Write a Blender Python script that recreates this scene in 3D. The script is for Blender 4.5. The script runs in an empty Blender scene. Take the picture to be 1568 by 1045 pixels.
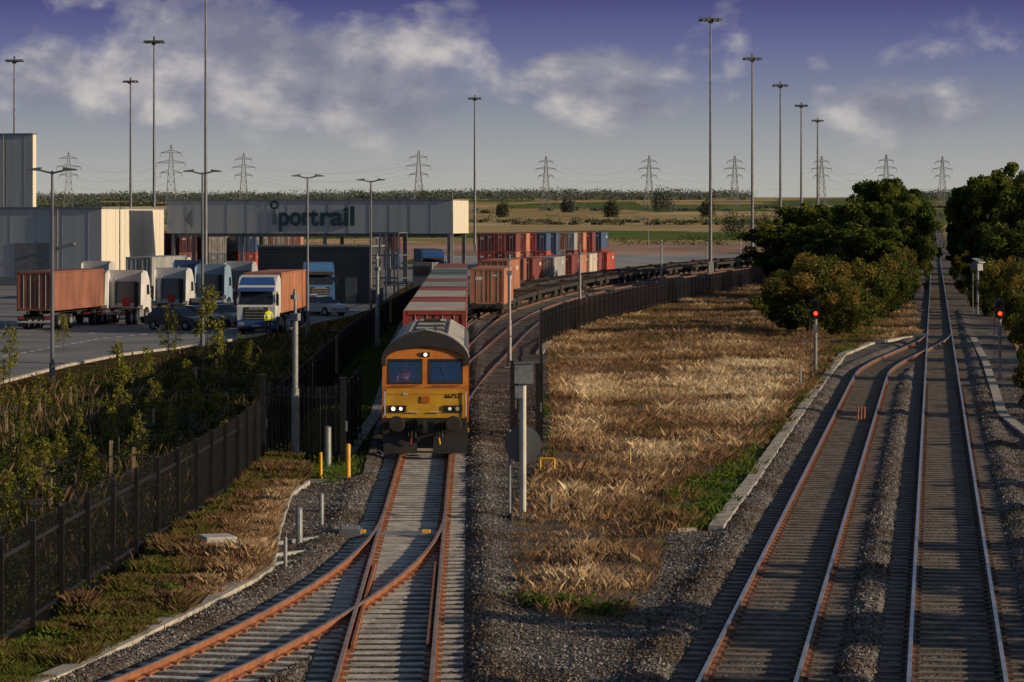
import bpy, math, random
import numpy as np
from mathutils import Vector, Matrix
R=random.Random(7); rng=np.random.default_rng(3)
# ---- site survey: every reading is a sight line from the bridge intersected with the level ground
H=7.4; FL=4500.0; HV=335.0; CU=784.0
def S(u,v,z=0.0):
    k=(H-z)/(v-HV); return ((u-CU)*k, FL*k)
sc=bpy.context.scene
def link(o): sc.collection.objects.link(o); return o
# ---------------- materials
def newmat(n):
    m=bpy.data.materials.new(n); m.use_nodes=True; nt=m.node_tree; nt.nodes.clear(); return m,nt
def N(nt,t,**k):
    n=nt.nodes.new(t)
    for a,b in k.items():
        if a in n.inputs: n.inputs[a].default_value=b
        else: setattr(n,a,b)
    return n
def ramp(nt,stops):
    r=nt.nodes.new('ShaderNodeValToRGB'); e=r.color_ramp.elements
    while len(e)<len(stops): e.new(0.5)
    for i,(p,c) in enumerate(stops):
        e[i].position=p; e[i].color=(c[0],c[1],c[2],1)
    return r
def M(n,c,c2=None,scale=3.0,rough=0.6,bump=0.0,bscale=None,metal=0.0,stretch=(1,1,1),detail=5,lo=.35,hi=.65):
    m,nt=newmat(n); L=nt.links.new
    if c2 is None: c2=tuple(x*0.7 for x in c)
    out=N(nt,'ShaderNodeOutputMaterial'); p=N(nt,'ShaderNodeBsdfPrincipled')
    p.inputs['Roughness'].default_value=rough; p.inputs['Metallic'].default_value=metal
    tc=N(nt,'ShaderNodeTexCoord'); mp=N(nt,'ShaderNodeMapping'); mp.inputs['Scale'].default_value=stretch
    L(tc.outputs['Object'],mp.inputs['Vector'])
    nz=N(nt,'ShaderNodeTexNoise'); nz.inputs['Scale'].default_value=scale; nz.inputs['Detail'].default_value=detail
    L(mp.outputs[0],nz.inputs['Vector'])
    r=ramp(nt,[(lo,c2),(hi,c)]); L(nz.outputs[0],r.inputs[0]); L(r.outputs[0],p.inputs['Base Color'])
    if bump:
        b=N(nt,'ShaderNodeBump'); b.inputs['Distance'].default_value=bump
        nb=N(nt,'ShaderNodeTexNoise'); nb.inputs['Scale'].default_value=bscale or scale*4; nb.inputs['Detail'].default_value=4
        L(mp.outputs[0],nb.inputs['Vector']); L(nb.outputs[0],b.inputs['Height']); L(b.outputs[0],p.inputs['Normal'])
    L(p.outputs[0],out.inputs[0]); return m
def foliage(n,stops,trans=0.3):
    m,nt=newmat(n); L=nt.links.new
    out=N(nt,'ShaderNodeOutputMaterial'); at=N(nt,'ShaderNodeAttribute'); at.attribute_name='v'
    r=ramp(nt,stops); L(at.outputs['Fac'],r.inputs[0])
    d=N(nt,'ShaderNodeBsdfDiffuse'); t=N(nt,'ShaderNodeBsdfTranslucent'); mx=N(nt,'ShaderNodeMixShader'); mx.inputs[0].default_value=trans
    L(r.outputs[0],d.inputs[0]); L(r.outputs[0],t.inputs[0]); L(d.outputs[0],mx.inputs[1]); L(t.outputs[0],mx.inputs[2]); L(mx.outputs[0],out.inputs[0]); return m
def emis(n,c,s):
    m,nt=newmat(n); o=N(nt,'ShaderNodeOutputMaterial'); e=N(nt,'ShaderNodeEmission'); e.inputs[0].default_value=(*c,1); e.inputs[1].default_value=s
    nt.links.new(e.outputs[0],o.inputs[0]); return m
# ---------------- mesh builder
class MB:
    def __init__(s): s.v=[];s.f=[];s.m=[];s.mats=[];s.T=Matrix.Identity(4)
    def add(s,vs,fs,mat):
        if mat not in s.mats: s.mats.append(mat)
        i=s.mats.index(mat); b=len(s.v); T=s.T
        s.v+=[tuple(T@Vector(p)) for p in vs]
        for f in fs: s.f.append([b+j for j in f]); s.m.append(i)
    def box(s,c,d,mat,rz=0.0):
        x,y,z=[k/2 for k in d]; cs,sn=math.cos(rz),math.sin(rz); vs=[]
        for a in(-1,1):
            for b in(-1,1):
                for e in(-1,1):
                    px,py=a*x,b*y
                    vs.append((c[0]+px*cs-py*sn,c[1]+px*sn+py*cs,c[2]+e*z))
        s.add(vs,[(0,1,3,2),(4,6,7,5),(0,4,5,1),(2,3,7,6),(0,2,6,4),(1,5,7,3)],mat)
    def cyl(s,p0,p1,r0,mat,r1=None,n=8,cap=True):
        p0=Vector(p0);p1=Vector(p1); r1=r0 if r1 is None else r1
        d=(p1-p0); q=d.to_track_quat('Z','Y'); vs=[]
        for k in range(n):
            a=2*math.pi*k/n; w=q@Vector((math.cos(a),math.sin(a),0)); vs.append(p0+w*r0); vs.append(p1+w*r1)
        fs=[(2*k,2*((k+1)%n),2*((k+1)%n)+1,2*k+1) for k in range(n)]
        if cap: fs+= [tuple(2*k for k in range(n))[::-1],tuple(2*k+1 for k in range(n))]
        s.add(vs,fs,mat)
    def prism(s,pts,ax,a0,a1,mat,cap=True):
        n=len(pts); vs=[]
        for a in(a0,a1):
            for p,q in pts: vs.append((a,p,q) if ax=='x' else (p,a,q) if ax=='y' else (p,q,a))
        fs=[(k,(k+1)%n,n+(k+1)%n,n+k) for k in range(n)]
        if cap: fs+=[tuple(range(n))[::-1],tuple(range(n,2*n))]
        s.add(vs,fs,mat)
    def mesh(s,name):
        me=bpy.data.meshes.new(name); me.from_pydata(s.v,[],s.f)
        for m in s.mats: me.materials.append(m)
        me.polygons.foreach_set('material_index',s.m)
        import bmesh
        if len(s.f)<60000:
            bm=bmesh.new(); bm.from_mesh(me); bmesh.ops.recalc_face_normals(bm,faces=bm.faces); bm.to_mesh(me); bm.free()
        me.update(); return me
    def obj(s,name,loc=(0,0,0),rz=0,bevel=0):
        o=bpy.data.objects.new(name,s.mesh(name)); o.location=loc; o.rotation_euler[2]=rz; link(o)
        if bevel:
            b=o.modifiers.new('b','BEVEL'); b.width=bevel; b.segments=2; b.limit_method='ANGLE'
        return o
def inst(name,me,loc,rz=0,sc_=(1,1,1)):
    o=bpy.data.objects.new(name,me); o.location=loc; o.rotation_euler[2]=rz; o.scale=sc_; return link(o)
def npmesh(name,V,k,mat,attr=None):
    n=len(V)//k; me=bpy.data.meshes.new(name); me.vertices.add(len(V)); me.vertices.foreach_set('co',V.astype(np.float32).ravel())
    me.loops.add(n*k); me.loops.foreach_set('vertex_index',np.arange(n*k,dtype=np.int32))
    me.polygons.add(n); me.polygons.foreach_set('loop_start',np.arange(0,n*k,k,dtype=np.int32)); me.polygons.foreach_set('loop_total',np.full(n,k,dtype=np.int32))
    me.materials.append(mat)
    if attr is not None:
        a=me.attributes.new('v','FLOAT','FACE'); a.data.foreach_set('value',attr.astype(np.float32))
    me.update(calc_edges=True); return me
_tab=rng.random((257,257))
def vn(x,y,s=1.0):
    x=np.asarray(x)/s+1000; y=np.asarray(y)/s+1000
    xi=np.floor(x).astype(int); yi=np.floor(y).astype(int); fx=x-xi; fy=y-yi; fx=fx*fx*(3-2*fx); fy=fy*fy*(3-2*fy)
    a=_tab[xi%256,yi%256];b=_tab[(xi+1)%256,yi%256];c=_tab[xi%256,(yi+1)%256];d=_tab[(xi+1)%256,(yi+1)%256]
    return (a*(1-fx)+b*fx)*(1-fy)+(c*(1-fx)+d*fx)*fy
def inpoly(x,y,P):
    r=np.zeros(len(x),bool); n=len(P)
    for i in range(n):
        x1,y1=P[i]; x2,y2=P[(i+1)%n]
        c=((y1>y)!=(y2>y)); r^= c&(x<(x2-x1)*(y-y1)/(y2-y1+1e-12)+x1)
    return r
def scatter(P,n):
    A=np.array(P); lo=A.min(0); hi=A.max(0)
    x=rng.uniform(lo[0],hi[0],n); y=rng.uniform(lo[1],hi[1],n); m=inpoly(x,y,P); return x[m],y[m]
def resample(P,step):
    out=[];P=[Vector(p) for p in P]; L=0; 
    for a,b in zip(P[:-1],P[1:]):
        l=(b-a).length; t=L
        while t<l: out.append(a+(b-a)*(t/l)); t+=step
        L=t-l
    return out
def smooth(P,it=2):
    for _ in range(it):
        Q=[P[0]]
        for a,b in zip(P[:-1],P[1:]):
            Q.append((a[0]*.75+b[0]*.25,a[1]*.75+b[1]*.25)); Q.append((a[0]*.25+b[0]*.75,a[1]*.25+b[1]*.75))
        Q.append(P[-1]); P=Q
    return P
def offs(P,o):
    Q=[]
    for i,p in enumerate(P):
        a=P[max(0,i-1)]; b=P[min(len(P)-1,i+1)]; dx,dy=b[0]-a[0],b[1]-a[1]; l=math.hypot(dx,dy); Q.append((p[0]+dy/l*o,p[1]-dx/l*o))
    return Q

# palette
m_conc=M('concrete',(.40,.37,.33),(.22,.21,.19),2.5,.85,.01)
m_sleep=M('sleeper_concrete',(.50,.49,.46),(.24,.23,.22),2.3,.85,.008)
m_sleep2=M('sleeper_dark',(.21,.175,.145),(.09,.075,.062),2.3,.85,.008)
m_rust=M('rust',(.29,.105,.042),(.15,.058,.027),5,.75,.003)
m_rustd=M('rust_dark',(.13,.065,.04),(.065,.04,.028),5,.7,.003)
m_rtop=M('rail_head',(.46,.33,.25),(.32,.19,.13),2,.35,0,metal=.6)
m_steel=M('rail_steel',(.75,.72,.70),(.55,.50,.46),2,.28,0,metal=.9)
m_black=M('black_paint',(.012,.012,.013),(.006,.006,.006),4,.4)
m_dark=M('underframe',(.03,.026,.023),(.012,.011,.01),3,.8)
m_galv=M('galvanised',(.28,.30,.31),(.18,.20,.21),6,.45,metal=.3)
m_mast=M('mast_steel',(.16,.17,.19),(.10,.11,.12),1,.5,metal=.3)
m_white=M('white_paint',(.55,.55,.53),(.38,.38,.36),1.5,.5)
m_glass=M('dark_glass',(.02,.028,.04),(.012,.016,.022),2,.08)
m_yel=M('yellow_paint',(.75,.42,.02),(.55,.28,.01),2,.5)
m_rubber=M('tyre',(.018,.018,.018),(.01,.01,.01),5,.9)
m_red=emis('red_lamp',(1,.03,.01),6); m_head=emis('headlamp',(1,.90,.68),2.2); m_dim=emis('marker_lamp',(1,.93,.8),.7)
m_tar=M('tarmac',(.19,.195,.205),(.095,.10,.11),.18,.85,.003,30,detail=8)
m_line=M('road_paint',(.6,.6,.55),(.4,.4,.37),3,.7)
m_red_d=M('red_hose',(.4,.03,.02)); m_org2=M('crest',(.5,.12,.01))

# ---------------- ground
def hz(y): 
    t=min(1,max(0,(y-800)/3700)); return 32*t*t*(3-2*t)
def hg(x,y): return hz(y)+(6*math.sin(x/700+1)*min(1,max(0,(y-1500)/2500)))
def ground():
    ys=[-60,0,40,60,100,150,250,400,600,800]+[800+50*i for i in range(1,110)]+[9000,14000]
    xs=[-9000,-4000,-2000,-1000]+list(range(-800,1001,100))+[2000,4000,9000]
    V=[(x,y,hg(x,y)) for y in ys for x in xs]; w=len(xs)
    F=[(j*w+i,j*w+i+1,(j+1)*w+i+1,(j+1)*w+i) for j in range(len(ys)-1) for i in range(w-1)]
    me=bpy.data.meshes.new('ground'); me.from_pydata(V,[],F)
    m,nt=newmat('ground_fields'); L=nt.links.new
    g=N(nt,'ShaderNodeNewGeometry'); mp=N(nt,'ShaderNodeMapping'); mp.inputs['Scale'].default_value=(1/130,1/260,0)
    L(g.outputs['Position'],mp.inputs[0]); vo=N(nt,'ShaderNodeTexVoronoi'); vo.inputs['Scale'].default_value=1; L(mp.outputs[0],vo.inputs[0])
    sp=N(nt,'ShaderNodeSeparateColor'); L(vo.outputs['Color'],sp.inputs[0])
    r=ramp(nt,[(0,(.36,.28,.15)),(.22,(.12,.17,.06)),(.42,(.46,.36,.20)),(.58,(.17,.20,.08)),(.7,(.40,.32,.18)),(.86,(.11,.15,.06))]); L(sp.outputs[0],r.inputs[0]); r.color_ramp.interpolation='CONSTANT'
    r2=ramp(nt,[(.3,(.035,.033,.016)),(.7,(.085,.065,.03))]); nz=N(nt,'ShaderNodeTexNoise'); nz.inputs['Scale'].default_value=.6; nz.inputs['Detail'].default_value=6; L(g.outputs['Position'],nz.inputs[0]); L(nz.outputs[0],r2.inputs[0])
    sx=N(nt,'ShaderNodeSeparateXYZ'); L(g.outputs['Position'],sx.inputs[0]); mr=N(nt,'ShaderNodeMapRange'); mr.inputs[1].default_value=430; mr.inputs[2].default_value=560; L(sx.outputs[1],mr.inputs[0])
    mx=N(nt,'ShaderNodeMixRGB'); L(mr.outputs[0],mx.inputs[0]); L(r2.outputs[0],mx.inputs[1])
    n3=N(nt,'ShaderNodeTexNoise'); n3.inputs['Scale'].default_value=.02; n3.inputs['Detail'].default_value=8; L(g.outputs['Position'],n3.inputs[0])
    mm=N(nt,'ShaderNodeMixRGB',blend_type='MULTIPLY'); mm.inputs[0].default_value=.8; L(r.outputs[0],mm.inputs[1]); rr=ramp(nt,[(.3,(.55,.55,.6)),(.7,(1.2,1.15,1.1))]); L(n3.outputs[0],rr.inputs[0]); L(rr.outputs[0],mm.inputs[2]); L(mm.outputs[0],mx.inputs[2])
    d=N(nt,'ShaderNodeBsdfDiffuse'); L(mx.outputs[0],d.inputs[0]); o=N(nt,'ShaderNodeOutputMaterial'); L(d.outputs[0],o.inputs[0])
    me.materials.append(m); link(bpy.data.objects.new('ground',me))
ground()
def sheet(name,P,z,mat):
    me=bpy.data.meshes.new(name); me.from_pydata([(p[0],p[1],z) for p in P],[],[list(range(len(P)))]); me.materials.append(mat); me.update()
    return link(bpy.data.objects.new(name,me))
# ---------------- track geometry
def main_x(d): return 7.1+.1435*(d-46.9)
def left_x(d): return -2.03-.0145*(d-46.9)
def side_x(d):
    o=3.28
    if 135<=d:
        t=min(1,(d-135)/52); o=3.28*(1-t*t*(3-2*t))
    return main_x(d)-o
def div_x(d): return left_x(d)-.0051*max(0,72-d)**2
T_main=[(main_x(d),d) for d in [20,100,300,600]+list(range(800,2300,50))]
T_left=[(left_x(d),d) for d in (20,90,150,250)]
T_side=[(side_x(d),d) for d in list(range(20,136,10))+list(range(138,190,3))]
T_div=[(div_x(d),d) for d in range(34,73,2)]
T_B=smooth([(-2.8,106),(-2.0,135),(-.9,160),(.3,190),(2.2,225),(5.5,260),(12,310),(22,365),(35,430),(60,520)])
T_C=smooth([(-3.6,150),(-3.0,175),(-2.2,200),(-1.3,225),(2.1,262),(8.6,312),(18.6,367),(31.6,433),(56,523)])
T_D=smooth([(-4.0,190),(-3.5,220),(-1.0,262),(5.3,314),(15.2,369),(28.2,436),(52,526)])
def track(name,P,s_mat,t_mat,zs=.03,maxd=400,sl_w=2.5,rust=None):
    mb=MB(); rust=rust or m_rust
    q=resample(P,.65)
    for a,b in zip(q[:-1],q[1:]):
        if a[1]>maxd or a[1]<40: continue
        an=math.atan2(b[1]-a[1],b[0]-a[0])-math.pi/2
        mb.box((a[0]+R.uniform(-.015,.015),a[1],zs-.045+R.uniform(-.006,.004)),(sl_w,.25,.12),s_mat,an+R.uniform(-.008,.008))
        if a[1]<130:
            for o in (-.75,.75):
                mb.box((a[0]+o*math.cos(an),a[1]+o*math.sin(an),zs+.035),(.30,.12,.04),rust,an)
    for o in (-.7525,.7525):
        Q=offs(P,o)
        for prof,mat in (([(-.075,.04),(.075,.04),(.075,.065),(.012,.08),(.012,.145),(-.012,.145),(-.012,.08),(-.075,.065)],rust),([(-.036,.145),(.036,.145),(.036,.18),(-.036,.18)],rust),([(-.036,.181),(.036,.181),(.032,.189),(-.032,.189)],t_mat)):
            vs=[];n=len(prof)
            for i,p in enumerate(Q):
                a=Q[max(0,i-1)];b=Q[min(len(Q)-1,i+1)];dx,dy=b[0]-a[0],b[1]-a[1];l=math.hypot(dx,dy)
                zz=(hg(p[0],p[1])+.15) if p[1]>=800 else 0
                for (w,z) in prof: vs.append((p[0]+dy/l*w,p[1]-dx/l*w,z+zs-.03+zz))
            fs=[(i*n+k,i*n+(k+1)%n,(i+1)*n+(k+1)%n,(i+1)*n+k) for i in range(len(Q)-1) for k in range(n)]
            mb.add(vs,fs,mat)
    return mb.obj(name)
track('railway_track',T_main,m_sleep2,m_steel,rust=m_rustd)
track('railway_track',T_side,m_sleep2,m_steel,zs=.033,rust=M('rust_mid',(.20,.085,.045),(.10,.05,.03),5,.7))
track('railway_track',T_left,m_sleep,m_rtop)
track('railway_track',T_div,m_sleep,m_rtop,zs=.034)
m_rust3=M('rust_far',(.17,.085,.05),(.10,.055,.04),5,.7)
for t in (T_B,T_C,T_D): track('railway_track',t,m_sleep2,m_rtop,maxd=330,rust=m_rust3)
# ballast bed
UVL=[(-60,1100),(90,1045),(250,965),(385,895),(407,878),(418,820),(436,765),(470,742),(555,735),(575,660),(590,600),(605,540),(640,470),(668,430)]
XL=[S(*p) for p in UVL]
def xl(d): return np.interp(d,[p[1] for p in XL],[p[0] for p in XL])
def xr(d): return main_x(d)+4.3
def div_x0(d): return left_x(d)-.0051*np.maximum(0,72-d)**2
def tdist(x,d):
    r=np.minimum(abs(x-main_x(d)),abs(x-left_x(d)))
    r=np.minimum(r,np.where(d<187,abs(x-np.interp(d,[p[1] for p in T_side],[p[0] for p in T_side])),9))
    r=np.minimum(r,np.where(d<72,abs(x-div_x0(d)),9)); return r
def bz(x,d):
    t=tdist(x,d); return .022+.10*np.exp(-((t-1.75)/.3)**2)+.07*vn(x,d,.8)*(t>1.4)
def ballast_mat(name):
    m,nt=newmat(name); L=nt.links.new
    o=N(nt,'ShaderNodeOutputMaterial');p=N(nt,'ShaderNodeBsdfPrincipled');p.inputs['Roughness'].default_value=.9
    g=N(nt,'ShaderNodeNewGeometry'); vo=N(nt,'ShaderNodeTexVoronoi'); vo.inputs['Scale'].default_value=13; L(g.outputs['Position'],vo.inputs[0]); sp=N(nt,'ShaderNodeSeparateColor'); L(vo.outputs['Color'],sp.inputs[0])
    r=ramp(nt,[(0,(.035,.033,.032)),(.5,(.09,.085,.08)),(.85,(.17,.16,.155)),(1,(.28,.27,.26))]); L(sp.outputs[0],r.inputs[0])
    nz=N(nt,'ShaderNodeTexNoise'); nz.inputs['Scale'].default_value=.35; nz.inputs['Detail'].default_value=6; L(g.outputs['Position'],nz.inputs[0]); r3=ramp(nt,[(.36,(.50,.40,.33)),(.62,(1,.98,.98))]); L(nz.outputs[0],r3.inputs[0])
    mx=N(nt,'ShaderNodeMixRGB',blend_type='MULTIPLY'); mx.inputs[0].default_value=1; L(r.outputs[0],mx.inputs[1]); L(r3.outputs[0],mx.inputs[2]); L(mx.outputs[0],p.inputs['Base Color'])
    b=N(nt,'ShaderNodeBump'); b.inputs['Distance'].default_value=.04; b.invert=True; L(vo.outputs['Distance'],b.inputs['Height']); L(b.outputs[0],p.inputs['Normal']); L(p.outputs[0],o.inputs[0]); return m
m_bal=ballast_mat('ballast_stone')
def ballast():
    ds=np.concatenate([np.arange(30,130,.35),np.arange(130,240,1.5),np.array([260,300,400,600,800]),np.arange(850,2250,50)]); C=150; V=[]
    for d in ds:
        a=xl(d) if d<235 else main_x(d)-3.6; b=xr(d) if d<235 else main_x(d)+3.6
        x=np.linspace(a,b,C); dd=np.full(C,d); z=bz(x,dd) if d<235 else np.full(C,.03)
        if d>=800: z=np.array([hg(q,d)+.1 for q in x])
        V.append(np.stack([x,dd,z],1))
    V=np.concatenate(V); n=len(ds); F=[(j*C+i,j*C+i+1,(j+1)*C+i+1,(j+1)*C+i) for j in range(n-1) for i in range(C-1)]
    me=bpy.data.meshes.new('ballast_bed'); me.from_pydata(V.tolist(),[],F); me.materials.append(m_bal); link(bpy.data.objects.new('ballast_bed',me))
ballast()
# ---------------- areas
ISL=[S(*p) for p in [(838,560),(845,640),(838,700),(815,740),(785,795),(778,850),(800,925),(850,955),(900,957),(960,945),(1010,890),(1020,822),(1098,815),(1150,745),(1215,650),(1290,548),(1330,531),(1410,514),(1405,480),(1395,455),(1290,425),(1190,412),(1070,435),(990,450),(930,465),(870,480),(838,500)]]
sheet('rough_grass_soil',ISL,.055,M('soil',(.16,.11,.06),(.07,.05,.03),1.2,.95,.02))
LV=[S(*p) for p in [(-60,1010),(0,1005),(200,893),(355,765),(400,715),(445,690),(470,742),(436,765),(418,820),(407,878),(385,895),(250,965),(90,1045),(-60,1110)]]
sheet('verge_soil',LV,.04,M('soil_green',(.07,.075,.025),(.05,.045,.02),1.2,.95,.02))
LG=[S(*p) for p in [(470,738),(553,733),(573,660),(588,600),(603,540),(638,470),(640,462),(600,480),(560,520),(530,560),(505,600),(475,650)]]
sheet('green_verge',LG,.045,M('turf',(.10,.16,.03),(.06,.10,.02),1.2,.95,.02))
SHR=[S(*p) for p in [(-80,1050),(0,998),(200,882),(355,755),(440,640),(520,560),(560,505),(540,492),(420,524),(330,540),(180,572),(0,612),(-80,625)]]
sheet('planting_bed_soil',SHR,.035,M('mulch',(.085,.06,.035),(.04,.03,.02),2,.95,.03))
RV=[(main_x(d)+4.3,d) for d in (40,100,200,400,790)]+[(main_x(d)+40,d) for d in (790,400,200,100,40)]
sheet('right_verge_soil',RV,.042,M('soil2',(.09,.075,.035),(.04,.045,.02),1,.95,.02))
TAR=[S(*p) for p in [(-300,660),(0,588),(100,562),(180,546),(330,527),(420,510),(540,484),(575,470),(610,445),(650,425),(690,405),(-300,405)]]
sheet('lorry_park_tarmac',TAR,.03,m_tar)
YRD=[S(*p) for p in [(640,428),(760,437),(870,437),(960,425),(1060,412),(1180,400),(1400,392),(1400,388),(640,393)]]
sheet('terminal_yard_tarmac',YRD,.05,M('yard_concrete',(.28,.285,.295),(.18,.185,.195),.08,.85,stretch=(1,.3,1)))
BB=[S(*p) for p in [(725,560),(835,530),(872,477),(932,462),(990,447),(1068,432),(1190,410),(1180,401),(1060,413),(960,426),(870,438),(760,438),(690,432),(700,480)]]
sheet('siding_ballast',BB,.025,m_bal)
sheet('siding_concrete_apron',[S(*p) for p in [(722,552),(800,515),(825,520),(826,545),(780,556)]],.034,M('apron',(.25,.24,.23),(.15,.14,.13),.5,.9))
earth=M('red_earth',(.38,.22,.15),(.19,.11,.075),.03,.95,stretch=(1,.3,1),detail=8)
sheet('bare_earth',[S(*p) for p in [(560,420),(640,394),(900,393),(1180,388),(1150,372),(900,368),(600,366),(300,370)]],.02,earth)
def strip(name,P,w,h,mat,z=0.0,seg=1.0,gap=.02):
    mb=MB(); q=resample(P,seg)
    for a,b in zip(q[:-1],q[1:]):
        d=b-a; c=(a+b)/2; mb.box((c[0]+R.uniform(-.01,.01),c[1],z+h/2),(w,d.length-gap,h+R.uniform(-.01,.01)*(h>.05)),mat,math.atan2(d.y,d.x)-math.pi/2+R.uniform(-.01,.01))
    return mb.obj(name)
strip('kerb',[S(*p) for p in [(-100,612),(0,588),(100,562),(180,546),(330,527),(420,510),(540,484)]],.25,.14,m_conc,seg=1.5)
strip('cable_trough',[S(*p) for p in UVL[:8]],.36,.17,m_conc)
strip('cable_trough',[S(*p) for p in [(535,700),(575,640),(590,590),(600,535),(625,480)]],.4,.15,m_conc)
strip('cable_trough',[S(*p) for p in [(1003,819),(1092,817)]],.2,.15,m_conc)
strip('cable_trough',[S(*p) for p in [(1096,817),(1150,745),(1215,650),(1290,547),(1330,530),(1370,523),(1418,515)]],.36,.19,m_conc)
strip('cable_trough',[S(*p) for p in [(1600,690),(1560,660),(1535,640),(1510,560),(1490,520)]],.36,.17,m_conc)
strip('cable_trough',[S(*p) for p in [(826,545),(835,530),(846,505)]],.4,.17,m_conc)
for P in ([(0,548),(150,520),(300,505)],[(130,512),(330,492)],[(470,500),(560,476)],[(0,500),(200,478)]):
    strip('road_marking',[S(*p) for p in P],.15,.004,m_line,.034,seg=2,gap=.8)
# ---------------- stones
def stones(n):
    d=44+ (rng.random(n)**1.5)*85; x=rng.uniform(-14,24,n)
    m=(x>xl(d)+.2)&(x<main_x(d)+4.2)&~inpoly(x,d,ISL)&((tdist(x,d)>1.28)); t=tdist(x,d); m&=(rng.random(n)<np.where((t>1.2)&(t<2.4),1,.6)); x=x[m];d=d[m];k=len(x); z=bz(x,d)+.01
    r=rng.uniform(.018,.042,k); base=np.array([[1,0,0],[0,1,0],[-1,0,0],[0,-1,0],[0,0,1.0]])
    f=[(0,1,4),(1,2,4),(2,3,4),(3,0,4)]
    B=base[None]*(r[:,None,None])*rng.uniform(.6,1.35,(k,5,1)); a=rng.uniform(0,6.3,k); c,s=np.cos(a),np.sin(a)
    X=B[...,0]*c[:,None]-B[...,1]*s[:,None]+x[:,None]; Y=B[...,0]*s[:,None]+B[...,1]*c[:,None]+d[:,None]; Z=B[...,2]*.8+z[:,None]+rng.uniform(-.01,.008,(k,5))
    P=np.stack([X,Y,Z],2); V=P[:,np.array(f)].reshape(-1,3)
    at=np.repeat(rng.random(k),4)
    mt,nt=newmat('loose_stone'); L=nt.links.new; q=N(nt,'ShaderNodeAttribute'); q.attribute_name='v'; rr=ramp(nt,[(0,(.055,.052,.05)),(.6,(.14,.135,.13)),(1,(.36,.35,.34))]); L(q.outputs['Fac'],rr.inputs[0])
    g=N(nt,'ShaderNodeNewGeometry'); nz=N(nt,'ShaderNodeTexNoise'); nz.inputs['Scale'].default_value=.35; nz.inputs['Detail'].default_value=6; L(g.outputs['Position'],nz.inputs[0]); r3=ramp(nt,[(.36,(.55,.44,.36)),(.62,(1,.98,.98))]); L(nz.outputs[0],r3.inputs[0]); mx=N(nt,'ShaderNodeMixRGB',blend_type='MULTIPLY'); mx.inputs[0].default_value=1; L(rr.outputs[0],mx.inputs[1]); L(r3.outputs[0],mx.inputs[2])
    dd=N(nt,'ShaderNodeBsdfDiffuse'); L(mx.outputs[0],dd.inputs[0]); oo=N(nt,'ShaderNodeOutputMaterial'); L(dd.outputs[0],oo.inputs[0])
    link(bpy.data.objects.new('ballast_stones',npmesh('ballast_stones',V,3,mt,at)))
stones(330000)
# ---------------- grass
def blades(name,x,y,h,v,mat,w=.03,lean=.6):
    k=len(x); a=rng.uniform(0,6.3,k); dx,dy=np.cos(a)*w/2,np.sin(a)*w/2; l=rng.uniform(0,6.3,k); le=rng.random(k)*lean*h
    z0=np.full(k,.04); mx_,my_=x+np.cos(l)*le*.35,y+np.sin(l)*le*.35
    a0=np.stack([x-dx,y-dy,z0],1);a1=np.stack([x+dx,y+dy,z0],1);b1=np.stack([mx_+dx*.8,my_+dy*.8,z0+h*.6],1);t=np.stack([x+np.cos(l)*le,y+np.sin(l)*le,z0+h*.95],1)
    V=np.stack([a0,a1,b1,t],1).reshape(-1,3); link(bpy.data.objects.new(name,npmesh(name,V,4,mat,v)))
g_mat=foliage('grass_blades',[(0,(.075,.13,.025)),(.2,(.14,.14,.035)),(.38,(.16,.095,.055)),(.58,(.30,.19,.11)),(.78,(.52,.39,.23)),(1,(.78,.66,.46))],.4)
x,y=scatter(ISL,3600000); k=rng.random(len(x))<np.clip(150/y,.15,1)*.5; x,y=x[k],y[k]
cl=vn(x,y,1.9)*.4+vn(x+50,y,.6)*.35+vn(x,y+70,.22)*.25; U=CU+x*FL/y; Vv=HV+H*FL/y
v=.42+.5*(vn(x+9,y,3.5)-.5)+.55*(cl-.5)
v+=.40*np.exp(-((U-1140)/110)**2-((Vv-600)/50)**2)+.36*np.exp(-((U-1010)/100)**2-((Vv-700)/22)**2)+.30*np.exp(-((U-900)/45)**2-((Vv-610)/70)**2)-.5*np.exp(-((U-1110)/75)**2-((Vv-755)/45)**2)+.15*np.exp(-((U-870)/70)**2-((Vv-830)/60)**2)-.08*np.exp(-((U-1000)/170)**2-((Vv-520)/40)**2)-.3*np.exp(-((U-(1250-(Vv-600)*.75))/30)**2)
v+=rng.normal(0,.08,len(x)); h=(.05+.42*cl**2.2*1.5+.16*np.clip(v-.5,0,1))*rng.uniform(.4,1.1,len(x))
blades('rough_grass',x,y,h,np.clip(v,0,1),g_mat,w=.020,lean=1.1)
x,y=scatter(LV,700000); cl=vn(x,y,1.3)*.5+vn(x+30,y,.4)*.5
v=.16+.5*(cl-.4)+rng.normal(0,.08,len(x))+.40*(y>56)*(y<80)*np.clip((x+7.2)/1.2,0,1); blades('verge_grass',x,y,(.08+.42*cl**2*1.2+.12*(y>60))*rng.uniform(.4,1.1,len(x)),np.clip(v,0,1),g_mat,w=.018,lean=.9)
x,y=scatter(LG,200000); k=rng.random(len(x))<.5; x,y=x[k],y[k]; blades('green_verge_grass',x,y,rng.uniform(.06,.2,len(x)),np.clip(rng.normal(.03,.06,len(x)),0,1),g_mat)
RVn=[(main_x(d)+4.2,d) for d in (45,260)]+[(main_x(d)+13,d) for d in (260,45)]
x,y=scatter(RVn,800000); k=rng.random(len(x))<.35; x,y=x[k],y[k]; cl=vn(x,y,2.5); blades('verge_grass',x,y,(.15+.6*cl*cl)*rng.uniform(.5,1,len(x)),np.clip(.35+.9*(cl-.3)+rng.normal(0,.1,len(x)),0,1),g_mat)
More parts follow.
